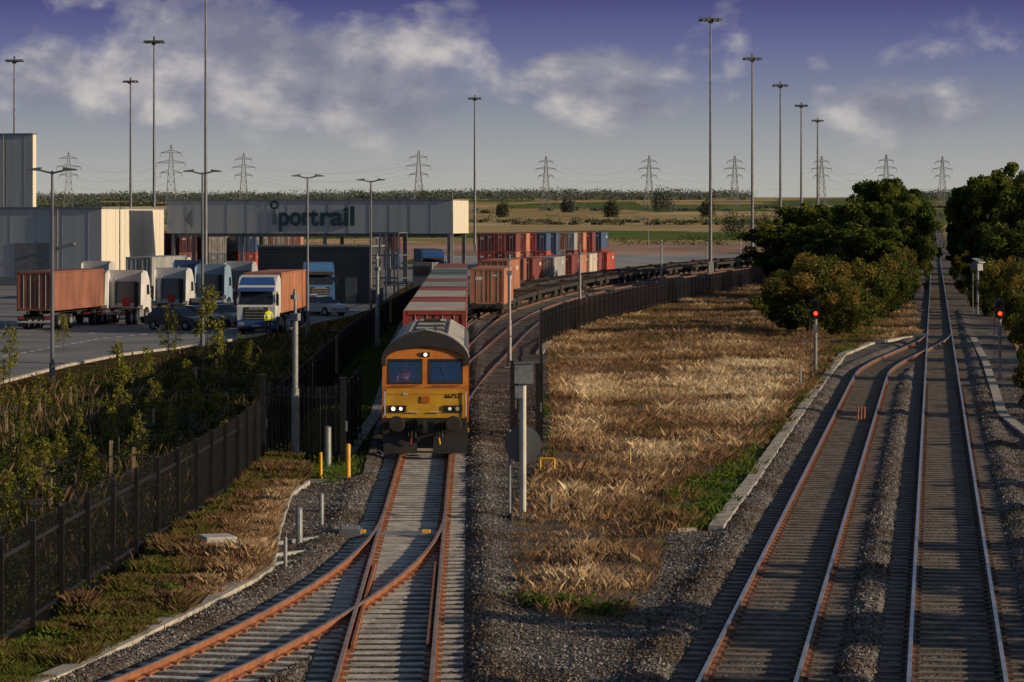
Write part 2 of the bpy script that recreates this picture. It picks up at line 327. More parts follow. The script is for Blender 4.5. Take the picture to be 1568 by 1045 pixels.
# broad-leaved weeds along the trough and ballast edge
def weeds():
    Vs=[];As=[]
    for (u0,v0,u1,v1,n,sp_) in [(1095,800,1215,640,70,45),(1215,640,1300,545,40,18),(800,925,960,945,40,25),(420,700,520,745,40,12),(1040,770,1150,720,60,30),(0,1020,360,880,90,12),(830,560,850,700,30,8)]:
        for i in range(n):
            t=R.random(); x_,d_=S(u0+(u1-u0)*t-R.random()*sp_,v0+(v1-v0)*t+R.uniform(-6,6)); q=R.uniform(.1,.3); Vs.append(leafquads((x_,d_,q*.6),(q,q,q*.6),36,.08,.1)); As.append(np.clip(rng.normal(.35,.25,36),0,1))
    link(bpy.data.objects.new('weeds',npmesh('weeds',np.concatenate(Vs),4,foliage('weed_leaf',[(0,(.05,.09,.02)),(.6,(.11,.17,.03)),(1,(.26,.22,.06))],.35),np.concatenate(As))))
# ---------------- foliage
def leafquads(c,rad,n,size,shell=.5):
    d=rng.normal(size=(n,3)); d/=np.linalg.norm(d,axis=1)[:,None]; r=(shell+(1-shell)*rng.random(n))[:,None]
    p=np.array(c)+d*r*np.array(rad); a=rng.normal(size=(n,3)); a/=np.linalg.norm(a,axis=1)[:,None]; b=np.cross(a,rng.normal(size=(n,3))); b/=np.linalg.norm(b,axis=1)[:,None]
    s=(size*rng.uniform(.6,1.3,n))[:,None]; return np.stack([p-a*s*.6,p+b*s*.35,p+a*s*.6,p-b*s*.35],1).reshape(-1,3)
weeds()
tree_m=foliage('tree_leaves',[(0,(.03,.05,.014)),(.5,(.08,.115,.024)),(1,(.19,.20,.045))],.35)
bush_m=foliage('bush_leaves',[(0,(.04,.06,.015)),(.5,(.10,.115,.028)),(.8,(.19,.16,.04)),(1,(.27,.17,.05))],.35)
young_m=foliage('young_leaves',[(0,(.07,.10,.02)),(.6,(.22,.22,.04)),(1,(.46,.36,.07))],.4)
bark=M('bark',(.09,.07,.05),(.04,.032,.025),8,.9,.01)
def join(name,mb,V,at,lm):
    a=mb.v; me=bpy.data.meshes.new(name)
    k=len(a); q=len(V); fs=[list(f) for f in mb.f]; nb=len(fs)
    me.from_pydata(a+[tuple(t) for t in V.tolist()],[],fs+[[k+4*i,k+4*i+1,k+4*i+2,k+4*i+3] for i in range(q//4)])
    me.materials.append(bark); me.materials.append(lm)
    me.polygons.foreach_set('material_index',[0]*nb+[1]*(q//4))
    t=me.attributes.new('v','FLOAT','FACE'); t.data.foreach_set('value',np.concatenate([np.zeros(nb),at]).astype(np.float32)); me.update(); return me
def treemesh(name,ht,rw,lm,ncl=105,nl=250,size=.28,low=.08,bias=0.0):
    mb=MB(); mb.cyl((0,0,-.1),(0.2,0,ht*.45),ht*.028,bark,ht*.016,8); mb.cyl((0.2,0,ht*.45),(0,.2,ht*.85),ht*.016,bark,ht*.004,6)
    Vs=[];As=[]
    cz=ht*(low+1)/2; rz_=ht*(1-low)/2
    for i in range(ncl):
        while 1:
            d=rng.normal(size=3); d/=np.linalg.norm(d); 
            if d[2]>-.85: break
        r=rng.uniform(.3,1.0)**.7; wob=1+.22*math.sin(3*math.atan2(d[1],d[0])+ht+bias*9)
        c=np.array([d[0]*rw*r*wob,d[1]*rw*r*wob,cz+d[2]*rz_*r]); q=rw*rng.uniform(.13,.28)
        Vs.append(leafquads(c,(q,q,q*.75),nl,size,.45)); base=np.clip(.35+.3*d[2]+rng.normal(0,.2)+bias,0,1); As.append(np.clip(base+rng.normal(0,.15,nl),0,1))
        if i%4==0: mb.cyl((.1,0,ht*rng.uniform(.2,.5)),tuple(c),ht*.008,bark,ht*.002,5,False)
    return join(name,mb,np.concatenate(Vs),np.concatenate(As),lm)
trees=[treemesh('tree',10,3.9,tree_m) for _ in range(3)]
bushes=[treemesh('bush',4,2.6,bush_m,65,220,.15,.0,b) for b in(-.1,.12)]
def tree(u,v,top,wpx,name='tree',kind=None):
    x,d=S(u,v); s=FL/d; ht=H+(HV-top)/s; w=wpx/2/s
    if kind is None: me=R.choice(trees); inst(name,me,(x,d,0),R.uniform(0,6),(w/3.9,w/3.9,ht/10))
    else: inst(name,bushes[kind],(x,d,0),R.uniform(0,6),(w/2.6,w/2.6,ht/4))
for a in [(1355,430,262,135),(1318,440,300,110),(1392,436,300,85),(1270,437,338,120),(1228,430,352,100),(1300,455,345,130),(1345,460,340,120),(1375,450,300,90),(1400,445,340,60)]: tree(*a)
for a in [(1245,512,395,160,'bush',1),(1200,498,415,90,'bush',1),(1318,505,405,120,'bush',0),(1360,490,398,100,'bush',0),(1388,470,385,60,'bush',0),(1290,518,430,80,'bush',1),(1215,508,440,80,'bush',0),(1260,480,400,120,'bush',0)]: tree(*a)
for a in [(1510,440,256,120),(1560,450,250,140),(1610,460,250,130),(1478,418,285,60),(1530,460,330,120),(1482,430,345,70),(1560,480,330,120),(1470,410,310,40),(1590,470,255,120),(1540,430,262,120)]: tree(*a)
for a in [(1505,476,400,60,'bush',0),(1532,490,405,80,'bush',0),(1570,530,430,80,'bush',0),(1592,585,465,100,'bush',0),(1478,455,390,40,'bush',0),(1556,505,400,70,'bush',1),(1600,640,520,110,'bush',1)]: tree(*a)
for i,d in enumerate([330,380,440,520,620,740]):
    for sgn in(-1,1):
        for j in range(3): inst('tree',R.choice(trees),(main_x(d)+sgn*(9+4*j+R.uniform(-1,1)),d+R.uniform(-15,15),hz(d)),R.uniform(0,6),(1,1,R.uniform(.6,1.0)))
# trees beside the line just right of the picture
for (d,off,s_) in [(34,10,.55),(41,11,.5),(49,11.5,.55),(57,12,.46),(63,11,.34),(71,12,.34),(78,12.5,.36),(92,13,.38),(104,14,.34),(112,14,.40),(126,14,.38),(140,14,.4)]:
    inst('tree',R.choice(trees),(main_x(d)+off,d,0),R.uniform(0,6),(s_*1.2,s_*1.2,s_))
for d in (150,165,180,200,220): inst('bush',bushes[0],(main_x(d)+10+R.uniform(-1,1),d,0),R.uniform(0,6),(1,1,.9))
# distant trees and hedgerows (farther bands paler and bluer: distance haze put into the leaf colour)
def far():
    bands={}
    def clump(x,d,r,h,n):
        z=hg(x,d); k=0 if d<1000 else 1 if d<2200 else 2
        bands.setdefault(k,[[],[]]); bands[k][0].append(leafquads((x,d,z+h*.42),(r,r,h*.58),n,max(.45,d/1500*.8),.35)); bands[k][1].append(np.clip(rng.normal(.25+.35*rng.random(),.2,n),0,1))
    for d,n,h0 in [(3300,330,8),(3700,380,9),(4100,420,10),(4400,460,11),(4700,460,12)]:
        w=d*.2
        for i in range(n):
            x=R.uniform(-w,w)*1.15
            if vn(x,d,d*.05)<.25: continue
            h=h0*R.uniform(.5,1.3)*(.6+.9*float(vn(x,d,400))); clump(x,d+R.uniform(-60,60),h*R.uniform(.8,1.8),h,80)
    for j in range(26):
        d=640*(4.6**(j/25)); w=d*.2; x0=R.uniform(-w*1.1,w*.6); ln=R.uniform(.15,.7)*w; sl=R.uniform(-.15,.15); x=x0; base=R.uniform(2,4.5)
        while x<x0+ln:
            h=base*R.uniform(.6,1.3)*(2.4 if R.random()<.10 else 1); r_=h*R.uniform(.8,1.5); clump(x,d+(x-x0)*sl,r_,h,70); x+=r_*R.uniform(.8,1.6)
    for u,v,top,w in [(1128,366,318,50),(1168,364,322,36),(1205,362,300,40),(1215,366,310,40),(655,352,295,40),(935,352,320,26),(1020,350,300,40),(870,350,324,26),(700,356,328,24),(770,352,324,20),(1085,352,318,26),(560,350,312,30)]:
        x,d=S(u,v); s=FL/d
        for j in range(8): clump(x+R.uniform(-.35,.35)*w/s,d,w/s*.26,(v-top)/s*R.uniform(.65,1),200)
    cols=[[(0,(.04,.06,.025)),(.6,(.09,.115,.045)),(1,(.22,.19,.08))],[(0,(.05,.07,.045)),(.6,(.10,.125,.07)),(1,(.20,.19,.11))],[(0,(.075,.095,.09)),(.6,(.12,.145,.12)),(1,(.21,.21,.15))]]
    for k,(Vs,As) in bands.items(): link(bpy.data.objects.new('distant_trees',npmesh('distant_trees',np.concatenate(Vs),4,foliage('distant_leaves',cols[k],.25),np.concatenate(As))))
far()
# shrubs in the planting bed
def shrubs():
    x,y=scatter(SHR,16000); x,y=x[:4600],y[:4600]; Vs=[];As=[]
    for a,b in zip(x,y):
        big=float(vn(a,b,3)); q=rng.uniform(.18,.42)*(1.3 if big>.55 else .8); h=rng.uniform(.12,.42)*(1.8 if big>.6 else .8); n=44
        Vs.append(leafquads((a,b,h*.55),(q,q,h*.6),n,.075,.2)); As.append(np.clip(.62*float(vn(a,b,2.5))-.12+rng.normal(0,.16,n)+(.3 if rng.random()<.12 else 0),0,1))
    m=foliage('shrub_leaves',[(0,(.025,.042,.012)),(.35,(.06,.08,.02)),(.6,(.11,.08,.035)),(.8,(.17,.10,.05)),(1,(.28,.25,.08))],.3)
    link(bpy.data.objects.new('planted_shrubs',npmesh('planted_shrubs',np.concatenate(Vs),4,m,np.concatenate(As))))
    Vs=[]
    for i in range(90):
        u=R.uniform(-20,200); a,b=S(u,604-(u*.17)+R.uniform(-8,10)); Vs.append(leafquads((a,b,.2),(.35,.35,.2),30,.08,.2))
    link(bpy.data.objects.new('red_leaved_shrubs',npmesh('red_leaved_shrubs',np.concatenate(Vs),4,foliage('red_leaf',[(0,(.10,.025,.02)),(.5,(.05,.06,.02)),(1,(.12,.03,.025))]),rng.random(90*30))))
    x,y=scatter(SHR,60000); x,y=x[:4000],y[:4000]; blades('dry_stems',x,y,rng.uniform(.2,.7,len(x)),np.clip(rng.normal(.4,.12,len(x)),0,1),g_mat,w=.015)
shrubs()
def youngmesh():
    mb=MB(); mb.cyl((0,0,0),(.03,.02,2.6),.03,bark,.008,6); Vs=[];As=[]
    for i in range(30):
        z=rng.uniform(.5,2.5); a=rng.uniform(0,6.3); l=.65*(1-(z/3.4))*rng.uniform(.5,1.3); e=(math.cos(a)*l,math.sin(a)*l,z+.35); mb.cyl((0,0,z),e,.01,bark,.003,4,False)
        Vs.append(leafquads(e,(.22,.22,.26),26,.10,.1)); As.append(np.clip(rng.normal(.45,.25,26),0,1))
    return join('young_tree',mb,np.concatenate(Vs),np.concatenate(As),young_m)
ym=[youngmesh() for _ in range(3)]
YT=[(108,628,62),(188,650,100),(258,560,90),(318,560,125),(210,720,90),(332,600,90),(65,800,130),(15,590,90),(98,540,60),(385,580,60),(30,700,100),(140,760,80),(260,690,70),(400,620,60),(300,650,60),(225,600,70),(10,820,100),(450,560,50),(120,700,70),(345,700,60),(180,600,80),(60,640,70),(40,760,80),(90,720,70),(235,660,80),(150,820,70),(285,610,60),(368,560,50),(420,585,50),(5,640,80),(330,650,55),(170,690,70)]
for u,v,h in YT:
    x,d=S(u,v); s=FL/d; q=h/s/2.9; inst('young_tree',R.choice(ym),(x,d,0),R.uniform(0,6),(q,q,q))
wood=M('timber',(.34,.24,.15),(.22,.15,.09),6,.85)
for u,v,h in [(77,790,58),(108,628,36),(170,730,55),(205,745,60),(332,580,30),(20,690,40),(260,660,40),(300,590,28),(384,575,24),(60,640,30),(140,650,32),(10,680,50),(212,690,36),(235,662,36),(345,702,34)]:
    x,d=S(u,v); s=FL/d; mb=MB(); mb.box((0,0,h/s/2),(.09,.09,h/s),wood); mb.box((.12,0,h/s*.8),(.2,.02,.04),m_black); mb.cyl((.22,0,0),(.22,0,h/s*1.1),.02,bark); mb.obj('tree_stake',(x,d,0))
# ---------------- fences
fblack=M('fence_black',(.018,.018,.02),(.01,.01,.011),3,.3)
def fence(P,h=2.0,pitch=.155):
    mb=MB(); q=resample(P,pitch)
    for i,(a,b) in enumerate(zip(q[:-1],q[1:])):
        d=b-a; an=math.atan2(d.y,d.x); mb.box((a[0],a[1],h/2+.03),(.068,.012,h-.06),fblack,an+.25)
        mb.add([(a[0]-.034*math.cos(an),a[1]-.034*math.sin(an),h),(a[0]+.034*math.cos(an),a[1]+.034*math.sin(an),h),(a[0],a[1],h+.09)],[(0,1,2)],fblack)
    for z in(.35,h-.3):
        q=resample(P,1.0)
        for a,b in zip(q[:-1],q[1:]):
            d=b-a; c=(a+b)/2; an=math.atan2(d.y,d.x); mb.box((c[0]+.03*math.sin(an),c[1]-.03*math.cos(an),z),(d.length,.04,.05),fblack,an)
    q=resample(P,2.75)
    for a in q: mb.box((a[0]+.08,a[1]+.05,h/2+.04),(.09,.09,h+.08),fblack)
    mb.obj('palisade_fence')
FL_P=smooth([(-9.0,38),(-8.75,45),(-8.6,49.3),(-8.3,59),(-7.45,76),(-7.5,90),(-7.8,116),(-8.3,150),(-8.3,180),(-7.6,232),(-6,290)],1)
fence(FL_P); fence([(-7.5,90),(-5.9,89),(-5.1,88)],2.3)
fence([(-5.1,88),(-5.2,99)],2.3,.2)
fence(smooth([(1.6,168),(3.66,191),(6.85,211),(10.5,236),(16.5,270),(29.7,338),(42,410)],1))
fence([(.9,97),(1.2,130),(1.6,168)],2.3,.25)
fence([(.05,98.5),(.22,101)],2.3,.12)
mb=MB(); mb.box((0,0,1.3),(.16,.16,2.6),fblack); mb.box((0,0,2.63),(.2,.2,.05),fblack); mb.box((.1,0,1.2),(.06,.1,.3),m_galv); gp=mb.mesh('gate_post')
for p in [(-5.05,87.8),(.85,96.5),(-7.6,89.5),(.02,98.2)]: inst('gate_post',gp,(p[0],p[1],0))
# ---------------- poles, lamps, masts
def mast(u,base,top,name='floodlight_mast'):
    x,d=S(u,base); ht=H+(HV-top)*d/FL; mb=MB(); r=.0003*d+.10
    mb.cyl((0,0,0),(0,0,ht*.5),r*1.15,m_mast,r*.85,12); mb.cyl((0,0,ht*.5),(0,0,ht),r*.85,m_mast,r*.5,12)
    mb.box((0,0,ht+.05),(2.2,.25,.16),m_mast); mb.box((0,0,ht+.4),(.25,.25,.7),m_mast); mb.cyl((0,0,ht-.5),(0,0,ht-.2),r*1.6,m_mast)
    for i in(-1.15,-.45,.45,1.15):
        for j in(-1,1): mb.prism([(j*.2,ht-.05),(j*.75,ht-.25),(j*.8,ht-.05),(j*.25,ht+.2)],'x',i-.28,i+.28,m_mast)
    mb.box((0,0,.8),(.7,.7,1.6),m_galv); mb.obj(name,(x,d,0),R.uniform(-.5,.5))
for a in [(22,402,93),(200,393,125),(236,411,64),(315,438,-14),(727,386,151),(1088,419,30),(1152,405,90),(1195,394,131),(1227,386,162),(1252,379,185)]: mast(*a)
def lamp(u,base,top,tw=60,th=.09):
    x,d=S(u,base); s=FL/d; ht=H+(HV-top)/s; a=tw/2/s; mb=MB()
    mb.cyl((0,0,0),(0,0,1.2),th*1.5,m_mast,th*1.5); mb.cyl((0,0,1.2),(0,0,ht),th,m_mast,th*.6)
    for q in(-1,1):
        mb.cyl((0,0,ht-.1),(q*a*.6,0,ht+.05),.04,m_mast); mb.prism([(q*a*.45,ht),(q*a,ht+.02),(q*a,ht+.08),(q*a*.45,ht+.16)],'y',-.16,.16,m_mast)
    mb.obj('street_lamp',(x,d,0),R.uniform(-.15,.15))
for a in [(80,598,262,76),(310,545,264,58),(471,522,271,50),(568,502,277,44),(693,440,294,38)]: lamp(*a)
def cctv(u,base,top,w=.11):
    x,d=S(u,base); s=FL/d; ht=(base-top)/s; mb=MB(); mb.box((0,0,.05),(.5,.5,.1),m_conc)
    mb.cyl((0,0,.1),(0,0,ht*.45),w,m_galv,w,12); mb.cyl((0,0,ht*.45),(0,0,ht*.9),w*.75,m_galv,w*.75,12); mb.cyl((0,0,ht*.9),(0,0,ht),w*.4,m_galv)
    mb.box((0,-.05,ht),(.14,.35,.14),m_galv); mb.box((0,0,ht*.88),(.26,.26,.22),m_galv); mb.cyl((0,-.05,ht+.05),(0,-.05,ht+.25),.07,m_mast,.03); mb.obj('camera_post',(x,d,0),R.uniform(-.6,.6),.01)
for a in [(452,710,455,.12),(578,535,395,.13),(780,565,398,.11),(888,460,378,.13),(1013,437,370,.13),(1082,405,372),(1134,405,368),(914,395,342,.08),(993,380,342,.1)]: cctv(*a)
def post_sign():
    x,d=S(801,797); s=FL/d; mb=MB(); mb.box((0,0,.08),(.55,.55,.16),m_conc); mb.cyl((0,0,.1),(0,0,3.35),.075,m_white,.075,12)
    mb.box((.02,0,3.6),(.46,.3,.48),m_galv); mb.box((.02,0,3.86),(.5,.36,.04),m_mast); mb.box((-.1,-.05,3.15),(.2,.2,.3),m_galv)
    mb.cyl((.0,.12,1.85),(0,.15,1.85),.43,m_galv,n=28); mb.cyl((0,.1,1.85),(0,.12,1.85),.45,m_mast,n=28); mb.cyl((-.33,.3,0),(-.33,.3,2.2),.035,m_galv); mb.obj('trackside_sign_post',(x,d,0))
post_sign()
def signal(u,base,top,hd=1):
    x,d=S(u,base); s=FL/d; ht=(base-top)/s; mb=MB(); mb.box((0,0,.05),(.5,.5,.1),m_conc); mb.cyl((0,0,.1),(0,0,ht-.7),.075,m_galv)
    mb.box((0,0,ht-.4),(.42*hd,.22,.85),m_black)
    for k in(-.2,.2): mb.cyl((0,-.12,ht-.4+k),(0,-.42,ht-.4+k),.13,m_black,.13,12,False)
    mb.cyl((0,-.113,ht-.6),(0,-.13,ht-.6),.085,m_red,n=14); mb.box((.0,-.05,ht-1.3),(.22,.05,.35),m_galv); mb.cyl((-.25,.1,0),(-.25,.1,ht-.8),.02,m_galv); mb.cyl((.05,.1,0),(.05,.1,ht-.8),.02,m_galv)
    for k in range(7): mb.box((-.12,.1,.4+k*.3),(.26,.03,.03),m_galv)
    mb.obj('railway_signal',(x,d,0),-.1)
signal(1249,582,460); signal(1531,585,460)
def dirsig():
    x,d=S(1497,482); mb=MB(); mb.cyl((0,0,0),(0,0,3.9),.1,m_galv); mb.prism([(-.3,3.4),(-.3,4.0),(.0,4.2),(.5,3.9),(.5,3.5)],'x',-.28,.28,m_mast); mb.prism([(-.5,4.05),(.3,4.35),(.3,4.3),(-.5,4.0)],'x',-.35,.35,m_galv); mb.cyl((-.4,.1,0),(-.4,.1,3.2),.03,m_galv); mb.obj('railway_signal',(x,d,0),.6)
dirsig()
def small():
    for u,b,t,mt,w in [(533,738,682,m_yel,.07),(491,738,695,m_yel,.05),(502,718,655,m_galv,.10),(492,810,758,m_galv,.06),(458,838,780,m_galv,.08),(437,880,825,m_galv,.04),(843,785,760,m_mast,.05),(1226,595,560,m_galv,.03),(965,718,690,m_yel,.02)]:
        x,d=S(u,b); s=FL/d; h=(b-t)/s; mb=MB(); mb.cyl((0,0,0),(0,0,h),w,mt,w,10); mb.cyl((0,0,h),(0,0,h+.04),w*1.15,mt,w*.6,10); mb.box((0,0,.03),(w*4,w*4,.06),m_conc); mb.obj('marker_post',(x,d,0))
    x,d=S(838,735); mb=MB()
    for q in(-.2,.2): mb.cyl((q,0,0),(q,0,.6),.03,m_yel)
    mb.cyl((-.2,0,.6),(.2,0,.6),.03,m_yel); mb.obj('hoop_barrier',(x,d,0))
    x,d=S(333,862); mb=MB(); mb.prism([(-.45,.45),(.45,.5),(.45,.58),(-.45,.6)],'x',-.33,.33,m_white)
    for q in(-.2,.2): mb.cyl((q,-.1,0),(q,-.1,.46),.05,m_galv)
    mb.obj('equipment_box',(x,d,0),.3,.015)
    for (u0,v0,u1,v1) in [(418,858,512,848),(418,872,470,866),(420,840,510,828),(465,742,553,742)]:
        a=S(u0,v0);b=S(u1,v1); strip('cable_duct',[a,b],.13,.12,m_galv,.03,seg=.9)
    mb=MB(); mb.box((0,0,.12),(.5,.8,.18),m_mast); mb.box((.0,0,.23),(.4,.6,.04),m_galv)
    for y_,w in ((-.2,2.1),(.25,2.1)): mb.cyl((.2,y_,.10),(w,y_,.10),.025,m_steel)
    for q in (.25,1.75): mb.box((q,.0,.14),(.2,.25,.08),m_yel)
    mb.obj('point_machine',(left_x(68)-1.4,68,.02),0,.01)
    mb=MB()
    for sgn in(-1,1):
        P=offs([(left_x(d),d) for d in (50,54,58,62)],sgn*.64)
        for a,b in zip(P[:-1],P[1:]): mb.box(((a[0]+b[0])/2,(a[1]+b[1])/2,.12),(.05,b[1]-a[1],.10),m_rust,.0145)
    mb.obj('check_rail')
    # lineside box and cables by the siding, scrap rail left in the four-foot
    mb=MB()
    for k in range(3): mb.cyl((k*.12,0,0),(k*.12+.5,2.2,.35),.04,m_rust)
    mb.obj('scrap_rail',(side_x(108),107,.04),.1)
small()
# ---------------- containers
def cmat(n,c): return M(n,c,tuple(k*.55 for k in c),.9,.6,detail=9,stretch=(1,1,.4))
CC={'red':cmat('c_red',(.38,.06,.045)),'maroon':cmat('c_maroon',(.17,.04,.04)),'salmon':cmat('c_salmon',(.44,.19,.12)),'orange':cmat('c_orange',(.38,.155,.085)),'blue':cmat('c_blue',(.04,.08,.17)),'grey':cmat('c_grey',(.30,.31,.31)),'green':cmat('c_green',(.05,.2,.09)),'cream':cmat('c_cream',(.52,.47,.40)),'brown':cmat('c_brown',(.25,.10,.065)),'teal':cmat('c_teal',(.10,.14,.14))}
def container(mb,mat,Ln=12.19,h=2.6,roof=None,logo=True):
    w=2.44; x0=w/2-.03; n=int(Ln/.28)//2*2; ys=np.linspace(.12,Ln-.12,n*2+1); z0,z1=.12,h-.08
    zig=[(x0-(.035 if (i//2)%2 else 0),y) for i,y in enumerate(ys)]
    for s in(-1,1):
        vs=[]; 
        for (a,b) in zig: vs+= [(s*a,b,z0),(s*a,b,z1)]
        mb.add(vs,[(2*i,2*i+2,2*i+3,2*i+1) for i in range(len(zig)-1)],mat)
    vs=[]
    for i,y in enumerate(ys):
        z=h+.005-(.012 if (i//2)%2 else 0); vs+=[(-x0,y,z),(x0,y,z)]
    mb.add(vs,[(2*i,2*i+1,2*i+3,2*i+2) for i in range(len(ys)-1)],roof or mat)
    for s in(-1,1):
        mb.box((s*(w/2-.04),Ln/2,.06),(.08,Ln-.2,.14),mat); mb.box((s*(w/2-.035),Ln/2,h-.06),(.07,Ln-.2,.1),mat)
        for y in(.08,Ln-.08): mb.box((s*(w/2-.08),y,h/2),(.17,.17,h),mat)
    for y,q in((.03,-1),(Ln-.03,1)):
        mb.box((0,y+.02*-q,h/2),(w-.3,.04,h-.2),mat)
        for z in(.08,h-.08): mb.box((0,y,z),(w-.34,.1,.15),mat)
        for x in(-.75,-.3,.3,.75): mb.cyl((x,y+q*.01,.15),(x,y+q*.01,h-.15),.022,m_galv,n=5,cap=False)
        mb.box((0,y+q*.005,h/2),(.03,.05,h-.3),m_dark)
    if logo:
        mb.box((-.6,-.012+.03,h*.72),(.5,.012,.26),m_white); mb.box((.55,.018,h*.8),(.35,.012,.12),m_white)
        mb.box((w/2+.002,Ln*.75,h*.7),(.012,Ln*.18,.35),m_white)
cm={}
def cmesh(col,Ln=12.19):
    k=(col,Ln)
    if k not in cm: mb=MB(); container(mb,CC[col],Ln); cm[k]=mb.mesh('shipping_container')
    return cm[k]
def bogie(mb,y,g=.9):
    mb.box((0,y,.62),(1.9,2.4,.25),m_dark)
    for s in(-1,1):
        mb.box((s*1.0,y,.55),(.14,2.6,.35),m_dark)
        for q in(-g,g): mb.cyl((s*.68,y+q,.47),(s*.8,y+q,.47),.45,m_dark,n=16)
def wagon(loc,rz,cols,empty=False,roofs=None):
    mb=MB(); Lw=19.2
    um=m_dark
    for s in(-1,1): mb.box((s*1.1,Lw/2,.92),(.16,Lw-.6,.3),um)
    mb.box((0,Lw/2,.9),(.5,Lw-.4,.22),um)
    for i in range(9): mb.box((0,.5+i*(Lw-1)/8,.98),(2.3,.22,.12),m_rustd if empty else um)
    for y in(2.2,Lw-2.2): bogie(mb,y)
    for y,q in((0,-1),(Lw,1)):
        mb.box((0,y,.95),(2.4,.25,.35),um)
        for s in(-1,1): mb.cyl((s*.87,y,1.0),(s*.87,y+q*.35,1.0),.1,um); mb.cyl((s*.87,y+q*.35,1.0),(s*.87,y+q*.4,1.0),.24,um,n=12)
        mb.box((0,y+q*.2,.9),(.15,.5,.2),um)
    if not empty:
        y=.4
        for i,(c,Ln) in enumerate(cols):
            mb.T=Matrix.Translation((0,y,1.07)); container(mb,CC[c],Ln,roof=CC[roofs[i]] if roofs else None); y+=Ln+.15
        mb.T=Matrix.Identity(4)
    mb.obj('container_wagon' if not empty else 'flat_wagon',loc,rz)
ang=.0145
d=113.5
plan=[([('red',12.19),('red',6.06)],['cream','red']),([('red',12.19),('red',6.06)],['cream','red']),([('maroon',12.19),('brown',6.06)],['grey','brown']),([('red',12.19),('grey',6.06)],['grey','teal']),([('teal',12.19),('grey',6.06)],['teal','grey']),([('brown',12.19),('red',6.06)],['brown','red'])]
for cols,rf in plan:
    wagon((left_x(d),d,.16),ang,cols,roofs=rf); d+=20.1
q=[p for p in resample(T_C,20.2) if p[1]>210]
for i,(a,b) in enumerate(zip(q[:-1],q[1:])):
    rz=math.atan2(b[1]-a[1],b[0]-a[0])-math.pi/2
    wagon((a[0],a[1],.16),rz,[('salmon',12.19)] if i<1 else [],empty=i>=1)
q=[p for p in resample(T_D,20.2) if p[1]>235]
for i,(a,b) in enumerate(zip(q[:-1],q[1:])): wagon((a[0],a[1],.16),math.atan2(b[1]-a[1],b[0]-a[0])-math.pi/2,[('orange',12.19)] if i<1 else [],empty=i>=1)
def cstack(u,base,cols,Ln=12.19,rz=0):
    x,d=S(u,base)
    for i,c in enumerate(cols): inst('shipping_container',cmesh(c,Ln),(x,d,i*2.61+.05),rz)
for u,b,c in [(800,430,['maroon']),(786,431,['brown']),(818,427,['salmon']),(833,427,['grey']),(847,424,['red']),(861,423,['maroon']),(875,421,['salmon']),(889,419,['cream']),(903,417,['maroon']),(916,416,['red']),
  (744,414,['red','maroon']),(760,414,['maroon','red']),(777,414,['salmon','maroon']),(793,413,['brown','salmon']),(808,412,['maroon','red']),(824,412,['red','blue']),(839,411,['blue','blue']),(853,410,['cream','salmon']),(867,410,['maroon','grey']),(881,409,['red','salmon']),(895,408,['maroon','maroon']),(909,407,['maroon','blue'])]:
    cstack(u,b,c,rz=-.12+R.uniform(-.02,.02))
cs=['maroon','salmon','orange','brown','red','grey','salmon','maroon','blue','cream']
for i,u in enumerate(range(258,390,15)):
    if i in(3,): continue
    cstack(u,412+(i%3)*2,[cs[(i*3+k*4)%10] for k in range(2+(i%2))],rz=.06)
for u,c in [(335,['orange','salmon','salmon']),(352,['orange','salmon','orange']),(366,['orange','brown','green']),(398,['cream','cream','grey']),(412,['red','brown','red']),(430,['maroon','cream']),(448,['maroon','salmon','grey']),(600,['blue','maroon']),(585,['red','grey'])]: cstack(u,410,c,6.06)
